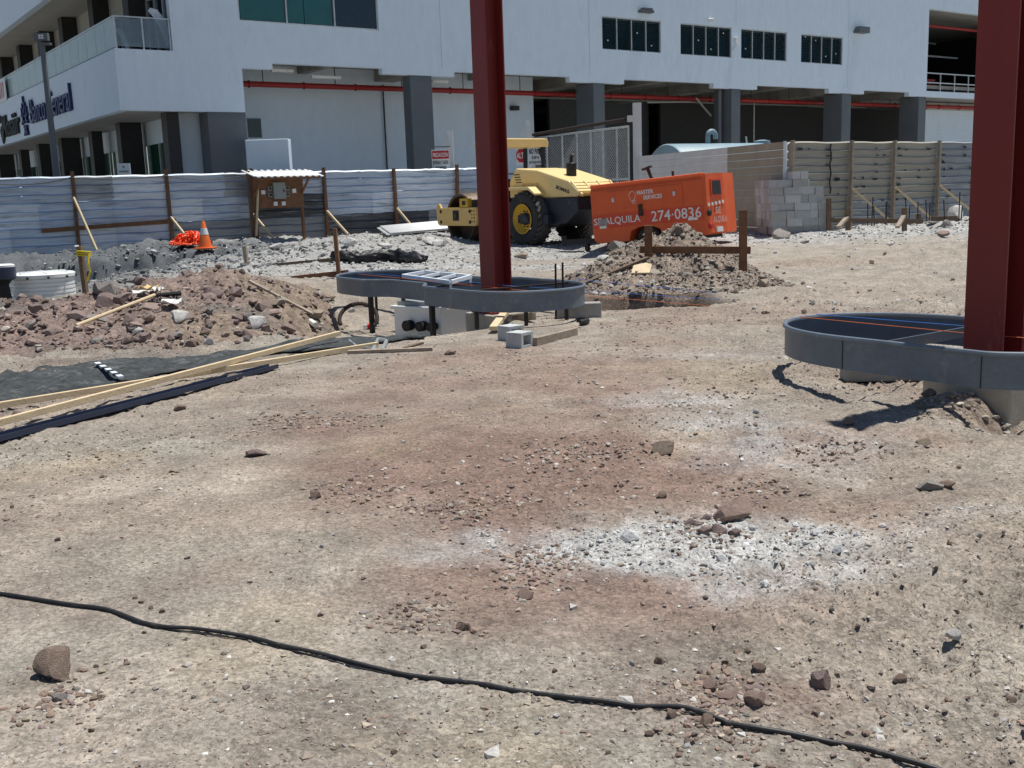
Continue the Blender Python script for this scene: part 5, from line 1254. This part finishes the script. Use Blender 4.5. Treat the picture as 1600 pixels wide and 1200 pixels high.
gbar(737, 517, .08, 835, 504, .08, .05, .09, 'wood_grey', 'grey timber offcut lying under another before the far island')
gbar(771, 522, .06, 803, 500, .24, .09, .05, 'wood_new', 'pale timber offcut propped across a grey one by the hollow block')
gbar(836, 541, .04, 900, 524, .04, .05, .09, 'wood_grey', 'brown timber lying on the dirt behind the pale hollow block')
a = GP(544, 553); b = GP(676, 548); solo('plank', MB().bar(a + np.array((0, 0, .02)), b + np.array((0, 0, .02)), .09, .03), 'wood_grey', 'grey weathered plank lying flat on the dirt below the sump box', 'plank')
a = GP(632, 549); b = GP(660, 544); solo('plank', MB().bar(a + np.array((0, 0, .03)), b + np.array((0, 0, .05)), .05, .02), 'wood_old', 'small brown stick behind the grey weathered plank', 'stick')
# hacksaw
t0 = GP(563, 547); cz = t0[2]
t = thing('bow_saw', 'grey bow saw with thin blade lying by the ends of the new lumber', 'saw', tuple(t0))
def on(px, py, h=.02): return GP(px, py) + np.array((0, 0, h))
MB().tube([on(546, 527), on(591, 533)], .01, 6).build('back_bar', 'black_iron', t, world=True)
MB().tube([on(546, 527), on(546, 536), on(558, 545), on(590, 550)], .016, 6).build('front_bow', 'box_grey', t, world=True, smooth=True)
MB().tube([on(591, 533), on(586, 545), on(583, 550), on(597, 551), on(604, 536), on(592, 533)], .022, 6).build('handle', 'box_grey', t, world=True, smooth=True)
# bottle
q = GP(580, 514); t = thing('plastic_bottle', 'clear plastic bottle with red label lying by the island leg', 'bottle', (q[0], q[1], q[2]))
MB().lathe([(.0, -.11), (.035, -.11), (.038, -.1), (.038, .05), (.015, .1), (.014, .13), (0, .13)], (0, 0, .04), 'x', 16).build('body', 'bottle', t, smooth=True)
MB().lathe([(.0395, -.05), (.0395, .03)], (0, 0, .04), 'x', 16).build('label_wrap', 'label_red', t, smooth=True)
# black hose loop
c = np.array(AT(560, 500, 14.9)); m = MB(); pts = []
for k in range(22): a = R(-30 + k * 11); pts.append((c[0] + .27 * math.cos(a), c[1] + .15 * math.sin(a), c[2] + .02 + .2 * math.sin(a)))
m.tube(pts, .03, 8); solo('hose_loop', m, 'rebar', 'loop of dark hose standing in the dirt left of the sump box', 'hose', smooth=True)
c = np.array(GP(905, 508)); m = MB(); pts = [(c[0] + .1 * math.cos(a), c[1] + .18 * math.sin(a) + .1, c[2] + .03) for a in np.linspace(-1.5, 1.6, 10)]
m.tube(pts, .035, 8); solo('hose_loop', m, 'black_plastic', 'short bend of black hose at the right end of the far island', 'hose', smooth=True)

# ------------------------------------------------------------------ lumber, channel, geotextile at the left
def ground_bar(name, q, w_, h_, mt, label, cat, lift, ext=1.0, z=None, bev=.004):
    a = GP(*q[0]); b = GP(*q[1]); za, zb_ = lift; d = b - a; a2 = a - d * (ext - 1)
    a2[2] = gz(a2[0], a2[1]) + za; b2 = b.copy(); b2[2] += zb_; return solo(name, MB().bar(a2, b2, w_, h_), mt, label, cat, bevel=bev)
ground_bar('lumber', ((0, 641), (590, 544)), .04, .05, 'wood_new', 'upper of two long new pale timbers lying at the left', 'timber', (.05, .04), 1.2)
ground_bar('lumber', ((0, 674), (532, 538)), .04, .05, 'wood_new', 'lower of two long new pale timbers lying at the left', 'timber', (.07, .11), 1.2)
a = GP(0, 690); b = GP(428, 578); d = b - a; a = a - d * .25; dn = d / np.linalg.norm(d); n_ = np.array((-dn[1], dn[0], 0)); m = MB()
a[2] = gz(a[0], a[1]) + .02; b[2] = gz(b[0], b[1]) + .022
m.bar(a, b, .105, .008); m.bar(a + n_ * .053 + np.array((0, 0, .015)), b + n_ * .053 + np.array((0, 0, .015)), .008, .04); m.bar(a - n_ * .053 + np.array((0, 0, .015)), b - n_ * .053 + np.array((0, 0, .015)), .008, .04)
solo('metal_channel', m, 'channel_navy', 'long dark blue steel channel lying beside the lower new timber', 'steel channel')
# black geotextile strip
Lp = [(-120, 655, 592), (0, 634, 585), (80, 617, 576), (180, 598, 568), (300, 577, 556), (400, 560, 548), (520, 548, 528), (590, 537, 522), (640, 532, 524), (668, 530, 526)]
V = []; nseg = 8; ncols = 0
for i in range(len(Lp) - 1):
    for s in range(8):
        u = s / 8; px = Lp[i][0] + (Lp[i + 1][0] - Lp[i][0]) * u; pb = Lp[i][1] + (Lp[i + 1][1] - Lp[i][1]) * u; pt = Lp[i][2] + (Lp[i + 1][2] - Lp[i][2]) * u
        A_ = G(px, pb); B_ = G(px, pt); ncols += 1
        for k in range(nseg + 1):
            q = A_ + (B_ - A_) * k / nseg; z = gz(q[0], q[1]) + .022 + .05 * abs(vnoise(q[0] * 5, q[1] * 11, 200)) * vnoise(q[0] * 2, q[1] * 2, 205) * (1 if 0 < k < nseg else .3); V.append((q[0] + .05 * (vnoise(q[0] * 8, q[1] * 8, 201) - .5), q[1] + .08 * (vnoise(q[0] * 9, q[1] * 9, 203) - .5), z))
m = MB(); k1 = nseg + 1; m.add(V, [(i * k1 + j, (i + 1) * k1 + j, (i + 1) * k1 + j + 1, i * k1 + j + 1) for i in range(ncols - 1) for j in range(nseg)])
o = solo('geotextile_strip', m, 'geotextile', 'long strip of crumpled black geotextile behind the new lumber', 'geotextile', smooth=True); o.modifiers.new('solid', 'SOLIDIFY').thickness = .01
# striped measuring lath
a = GP(152, 576); b = GP(190, 598); t = thing('striped_lath', 'short black and white striped lath on the black geotextile', 'lath', tuple(a))
for k in range(9):
    u0, u1 = k / 9, (k + 1) / 9; l3 = np.array((0, 0, .05)); MB().bar(a + (b - a) * u0 + l3, a + (b - a) * u1 + l3, .05, .02).build('stripe', 'white_frame' if k % 2 == 0 else 'black_ink', t, world=True)
# rake with wooden handle, lath on the heap, papers
a = GP(120, 517); b = GP(243, 474); c = GP(282, 466); t = thing('rake', 'rake with pale wooden handle lying on the dirt heap', 'rake', tuple(a)); l3 = np.array((0, 0, .06))
MB().cyl(a + l3, b + l3 * 1.6, .022, 8).build('handle', 'wood_new', t, world=True, smooth=True)
m = MB(); m.tube([b + l3 * 1.6, c + l3], [.02, .035], 6)
for k in range(10):
    q = b + (c - b) * (k / 9) + l3; m.bar(q, q + np.array((.02, -.05, -.06)), .012, .012)
m.build('head', 'black_plastic', t, world=True)
a = GP(390, 451); b = GP(488, 498); solo('lath', MB().bar(a + np.array((0, 0, .1)), b + np.array((0, 0, .05)), .08, .03), 'wood_grey', 'grey brown lath sloping down the right side of the dirt heap', 'lath')
def scrap(px, py, w_, h_, mt, label, cat, name):
    q = GP(px, py); m = MB(); n = 5; V = []
    for i in range(n):
        for j in range(n):
            V.append((q[0] + (i / (n - 1) - .5) * w_ + rnd.uniform(-.02, .02), q[1] + (j / (n - 1) - .5) * h_, q[2] + .05 + rnd.uniform(0, .07)))
    m.add(V, [(i * n + j, (i + 1) * n + j, (i + 1) * n + j + 1, i * n + j + 1) for i in range(n - 1) for j in range(n - 1)])
    o = solo(name, m, mt, label, cat); o.modifiers.new('solid', 'SOLIDIFY').thickness = .006; return o
scrap(270, 482, .24, .2, 'paper', 'white torn paper bag lying right of the rake head', 'paper', 'paper_scrap')
scrap(222, 466, .2, .22, 'paper', 'crumpled white paper lying above the rake handle', 'paper', 'paper_scrap')
scrap(232, 459, .22, .25, 'card', 'tan cardboard scrap on top of the dirt heap', 'cardboard', 'cardboard_scrap')
scrap(247, 462, .12, .15, 'paper', 'small white wrapper beside the tan cardboard scrap', 'paper', 'paper_scrap')
scrap(205, 450, .3, .2, 'tarp_black', 'black plastic scrap beside the cardboard on the heap', 'plastic', 'plastic_scrap')
q = GP(488, 512); solo('pipe_offcut', MB().cyl((q[0] - .05, q[1] + .15, q[2] + .06), (q[0] + .08, q[1] - .15, q[2] + .04), .04, 8), 'paper', 'short pale pipe offcut at the foot of the dirt heap', 'pipe')

# ------------------------------------------------------------------ setting-out strings
def string(name, P, mt, label):
    m = MB(); m.tube(P, .0028, 4); return solo(name, m, mt, label, 'string')
string('string_line', [AT(1275, 491, 8.75), AT(1505, 509, 8.0), AT(1640, 520, 7.7)], 'string_blue', 'blue setting out string across the near pump island form')
string('string_line', [AT(1250, 495, 8.6), AT(1505, 520, 7.6), AT(1640, 531, 7.3)], 'string_orange', 'orange setting out string across the near pump island form')
string('string_line', [AT(540, 424, 15.6), AT(790, 446, 13.2), AT(1125, 468, 14.3)], 'string_blue', 'blue setting out string across the far pump island form and trench')
string('string_line', [AT(560, 428, 15.0), AT(800, 452, 12.9), AT(1110, 478, 13.6)], 'string_orange', 'orange setting out string across the far pump island form and trench')
string('string_line', [AT(900, 436, 14.0), AT(1120, 458, 15.2)], 'string_blue', 'upper blue string over the trench right of the far island')

# ------------------------------------------------------------------ black cable across the foreground
cp = [(-60, 926), (0, 931), (60, 940), (110, 948), (165, 955), (200, 967), (225, 976), (260, 983), (300, 986), (350, 994), (400, 1002), (440, 1012), (500, 1023), (560, 1037), (630, 1049), (700, 1058), (760, 1069), (800, 1079), (880, 1091), (950, 1098), (1000, 1102), (1060, 1109), (1100, 1119), (1140, 1132), (1180, 1141), (1240, 1146), (1300, 1152), (1350, 1162), (1400, 1174), (1450, 1186), (1500, 1194), (1560, 1204), (1640, 1222)]
def smooth_path(pts, k=4):
    P = np.array(pts); out = []
    for i in range(len(P) - 1):
        p0, p1, p2, p3 = P[max(i - 1, 0)], P[i], P[i + 1], P[min(i + 2, len(P) - 1)]
        for s in range(k):
            t = s / k; out.append(.5 * ((2 * p1) + (p2 - p0) * t + (2 * p0 - 5 * p1 + 4 * p2 - p3) * t * t + (3 * p1 - p0 - 3 * p2 + p3) * t ** 3))
    return out + [P[-1]]
wp = []
for (px, py) in cp:
    q = G(px, py); wp.append((q[0], q[1], gz(q[0], q[1]) + .011))
t = thing('power_cable', 'black power cable lying across the dirt in the foreground', 'cable', wp[16])
MB().tube(smooth_path(wp), .0072, 10).build('main_cable', 'cable_black', t, world=True, smooth=True)
w2 = [(p[0], p[1] - .003 - (.016 if i in (8, 9, 12, 13, 21) else 0), p[2] - .0065) for i, p in enumerate(wp)]
MB().tube(smooth_path(w2), .0028, 6).build('thin_wire', 'cable_black', t, world=True, smooth=True)

# ------------------------------------------------------------------ rocks
RV, RF = ico(3)
def rock_mesh(seed, cuts=13):
    r = np.random.RandomState(seed); V = RV.copy()
    for k in range(cuts):
        n = r.normal(size=3); n /= np.linalg.norm(n); d = r.uniform(.44, .76); s = V @ n; V = V - np.outer(np.clip(s - d, 0, None), n)
    V *= (1 + .10 * fbm(RV[:, 0] * 2 + seed, RV[:, 1] * 2 + RV[:, 2] * 1.7, seed, 3))[:, None]; V += r.normal(0, .012, V.shape)
    V /= np.abs(V).max(0)
    me = bpy.data.meshes.new('rock'); me.from_pydata(V.tolist(), [], RF.tolist()); me.shade_smooth(); me.set_sharp_from_angle(angle=R(14)); return me
RM = {}
for mt in ('rock_brown', 'rock_purple', 'rock_tan', 'rock_pink', 'rock_white', 'rock_grey'):
    for s in range(6):
        me = rock_mesh(s * 7 + len(mt)); me.materials.append(MATS[mt]); RM[mt, s] = me
def rock(px, py, w_, hr, mt, label, var=None, group=None, Y=None, dr=.8, name='rock', sink=.33):
    p = GP(px, py - w_ * hr * .15) if Y is None else AT(px, py, Y)
    if Y is not None: p[2] = gz(p[0], p[1])
    s = w_ / FPX * p[1] * .5; o = bpy.data.objects.new(name, RM[mt, rnd.randrange(6) if var is None else var]); COL.objects.link(o)
    o.location = (p[0], p[1], p[2] + s * hr * (1 - 2 * sink)); o.rotation_euler = (rnd.uniform(-.2, .2), rnd.uniform(-.2, .2), rnd.uniform(-.5, .5)); o.scale = (s, s * dr, s * hr)
    return setp(o, label, 'rock' if w_ > 17 else 'stone', group)
rock(90, 1068, 76, .85, 'rock_brown', 'largest brown angular rock, at the left below the cable', 0, sink=.25)
rock(95, 1098, 32, .6, 'rock_grey', 'small grey rock just below the largest brown rock', 2)
rock(400, 714, 38, .5, 'rock_purple', 'flat topped purple brown rock alone on the dirt left of centre', 3)
rock(494, 781, 21, .9, 'rock_brown', 'round dark brown rock on the dirt left of the crumbled clods')
rock(823, 942, 31, .8, 'rock_pink', 'pinkish brown rock just left below the white limestone spill')
rock(725, 989, 27, .7, 'rock_brown', 'brown rock among small clods above the middle of the cable')
rock(1038, 714, 40, .8, 'rock_tan', 'tan topped rock with dark side above the white limestone spill', 0)
rock(1142, 818, 70, .6, 'rock_pink', 'large flat pinkish slab of rock on the white limestone', 4, sink=.15)
for i, (px, py, w_, hr, l) in enumerate(((1080, 826, 30, .8, 'left of'), (1100, 838, 26, .7, 'low in front of'), (1122, 836, 36, .7, 'in front of'), (1105, 815, 26, .8, 'close left of'), (1148, 842, 24, .6, 'below'))):
    rock(px, py, w_, hr, 'rock_purple', 'purple lump of rock piled %s the large pinkish slab' % l)
rock(1035, 780, 20, .8, 'rock_brown', 'small brown rock between the tan topped rock and the pinkish slab')
rock(1450, 766, 48, .45, 'rock_grey', 'flat grey rock on the dirt below the near pump island form')
rock(1478, 764, 30, .35, 'rock_brown', 'thin dark rock touching the flat grey rock at the right')
rock(1443, 697, 26, .6, 'rock_tan', 'rounded tan rock on the dirt in front of the concrete pedestal')
rock(1327, 667, 20, .9, 'rock_pink', 'small pink rock at the tip of the column shadow')
rock(1452, 622, 26, .7, 'rock_brown', 'brown rock at the edge of the loose dirt under the near island')
rock(1280, 1082, 44, .8, 'rock_purple', 'dark purple angular rock at the lower right', 5)
rock(1181, 1113, 44, .75, 'rock_pink', 'squarish pinkish brown rock just above the cable', 2)
rock(1106, 1141, 30, .9, 'rock_brown', 'dark brown rock close below the cable')
rock(1407, 1069, 26, .75, 'rock_brown', 'brown rock right of the dark purple angular rock')
rock(1490, 1019, 30, .75, 'rock_white', 'white rock alone at the right of the foreground')
rock(1581, 1107, 20, .9, 'rock_brown', 'brown rock near the lower right edge')
rock(1186, 1052, 26, .8, 'rock_brown', 'brown rock up and left of the dark purple angular rock')
rock(1030, 1040, 20, .8, 'rock_brown', 'small dark rock above the clods near the cable')
rock(1111, 1084, 28, .8, 'rock_pink', 'reddish rock in the clods above the cable bend')
rock(1140, 1092, 40, .35, 'rock_pink', 'flat reddish flake lying left of the squarish rock')
rock(1051, 1122, 20, .8, 'rock_brown', 'small brown rock under the cable left of its bend')
rock(1075, 1170, 24, .7, 'rock_purple', 'purple brown rock near the bottom edge under the cable')
rock(1015, 1160, 18, .7, 'rock_brown', 'small rock left of the purple brown rock at the bottom edge')
rock(283, 641, 24, .5, 'rock_brown', 'brown rock on the dirt below the lower new timber')
rock(366, 596, 22, .7, 'rock_tan', 'tan rock leaning on the dark blue steel channel')
rock(378, 592, 16, .7, 'rock_brown', 'small rock right beside the tan rock on the steel channel')
rock(1192, 451, 24, 1.0, 'rock_tan', 'upright tan rock at the right foot of the grey dirt heap')
rock(966, 398, 36, .8, 'rock_grey', 'big grey boulder on the left flank of the heap by the compressor', Y=18.6)
rock(945, 412, 26, .5, 'rock_white', 'pale slab below the big grey boulder by the compressor', Y=18.0)
rock(1060, 352, 24, .8, 'rock_brown', 'brown rock on the peak of the grey dirt heap', Y=18.1)
rock(735, 560, 0, 1, 'rock_brown', 'x') if False else None
rock(704, 556, 20, .6, 'rock_brown', 'round brown rock on the dirt below the sump box')
rock(1222, 367, 34, .75, 'rock_grey', 'rough grey boulder at the foot of the concrete block stack', Y=25.6)
for i, (px, py, w_, hr, mt, l) in enumerate(((330, 468, 36, .75, 'rock_purple', 'purple boulder at the crest of the dirt heap above the lath'), (405, 513, 34, .75, 'rock_white', 'squarish pale boulder at the right foot of the dirt heap'), (285, 507, 34, .7, 'rock_white', 'white crumbly boulder in the middle of the dirt heap'),
        (510, 468, 30, .6, 'rock_tan', 'tan boulder on the right slope of the dirt heap'), (165, 480, 34, .8, 'rock_purple', 'squarish purple boulder on the heap above the rake handle'), (190, 478, 26, .8, 'rock_purple', 'dark purple boulder right of the squarish one on the heap'),
        (150, 502, 40, .4, 'rock_grey', 'flat grey slab beside the rake handle on the heap'), (216, 523, 18, .8, 'rock_white', 'small white rock low in the middle of the dirt heap'), (430, 480, 30, .4, 'rock_tan', 'flat tan rock beside the sloping lath'),
        (495, 498, 34, .5, 'rock_tan', 'flat tan boulder at the lower end of the sloping lath'), (225, 535, 26, .7, 'rock_purple', 'purple rock near the foot of the dirt heap'), (385, 530, 24, .8, 'rock_purple', 'purple rock below the squarish pale boulder'),
        (280, 528, 22, .6, 'rock_grey', 'grey rock near the foot of the heap below the white boulder'), (328, 540, 18, .8, 'rock_white', 'small pale rock at the foot of the heap beside the geotextile'), (320, 522, 20, .8, 'rock_purple', 'small purple rock between the pale boulders on the heap'),
        (28, 655, 28, .8, 'rock_purple', 'purple rock between the two new timbers at the left'), (550, 490, 14, .8, 'rock_white', 'small white stone by the hose loop'))):
    rock(px, py, w_, hr, mt, l)
for i, (px, py, w_, hr, mt, l) in enumerate(((1478, 357, 20, .8, 'rock_grey', 'grey rock low in the rubble by the near red column'), (1495, 345, 28, 1., 'rock_white', 'tall white boulder in the rubble by the near red column'), (1485, 338, 24, .6, 'rock_tan', 'tan boulder on top of the rubble by the near red column'), (1475, 370, 22, .6, 'rock_pink', 'pink rock at the foot of the rubble by the near red column'),
        (1460, 350, 22, .5, 'rock_white', 'flat pale rock left in the rubble by the near red column'), (1419, 353, 18, .8, 'rock_tan', 'rounded rock behind the right stake of the long batter board'), (1390, 385, 14, .6, 'rock_white', 'small white rock on the pale road before the long batter board'))):
    rock(px, py, w_, hr, mt, l)
for i, (px, py, w_, hr, mt, l) in enumerate(((688, 385, 26, .5, 'rock_white', 'pale broken slab in front of the roller drum'), (672, 382, 26, .5, 'rock_white', 'pale broken slab left of the roller drum'), (700, 381, 16, .7, 'rock_white', 'small pale chunk touching the roller drum'), (545, 388, 26, .7, 'rock_white', 'white chunk on the gravel beside the leaning stake'),
        (603, 390, 24, .5, 'rock_white', 'white slab on the gravel above the rolled tarp'), (655, 378, 12, .8, 'rock_grey', 'small grey chunk on the gravel left of the drum'), (432, 390, 26, .4, 'rock_white', 'flat white slab on the gravel right of the cone'), (812, 404, 26, .5, 'rock_tan', 'long tan rock right behind the far red column'))):
    rock(px, py, w_, hr, mt, l)
# loose stones one could still count, alike and scattered
k = 0
while k < 90:
    px = rnd.uniform(10, 1590); py = rnd.uniform(600, 1190) if rnd.random() < .8 else rnd.uniform(545, 620)
    if py < 720 and (px < 560 - (py - 540) * 3.2 or px > 1230): continue
    c = rnd.random(); mt = 'rock_brown' if c < .55 else ('rock_purple' if c < .75 else ('rock_white' if c < .85 else 'rock_grey'))
    w_ = rnd.uniform(8, 14) * (.6 + .55 * (py - 500) / 700)
    cn = {'rock_brown': 'brown', 'rock_purple': 'purple brown', 'rock_white': 'white', 'rock_grey': 'grey'}[mt]
    rock(px, py, w_, rnd.uniform(.55, .9), mt, 'small %s stone lying loose on the bare foreground dirt' % cn, None, 'loose %s stones on the foreground dirt' % cn, name='stone'); k += 1
for k in range(45):
    px = rnd.uniform(5, 500); py = rnd.uniform(470, 545)
    if py > 560 - .05 * px: continue
    mt = rnd.choice(('rock_purple', 'rock_brown', 'rock_purple', 'rock_grey')); cn = {'rock_brown': 'brown', 'rock_purple': 'purple', 'rock_grey': 'grey'}[mt]
    rock(px, py, 8 + 14 * rnd.random() ** 2, rnd.uniform(.6, .9), mt, '%s stone among the rubble of the long dirt heap' % cn, None, '%s stones on the long heap' % cn, name='stone')
for k in range(45):
    px = rnd.uniform(900, 1500); py = rnd.uniform(385, 520)
    if 1010 < px < 1180 and py < 440 and rnd.random() < .6: continue
    mt = rnd.choice(('rock_tan', 'rock_white', 'rock_brown')); cn = {'rock_brown': 'brown', 'rock_tan': 'tan', 'rock_white': 'white'}[mt]
    rock(px, py, rnd.uniform(6, 11), rnd.uniform(.5, .9), mt, 'small %s stone scattered on the pale ground beyond the islands' % cn, None, '%s stones beyond the islands' % cn, name='stone')
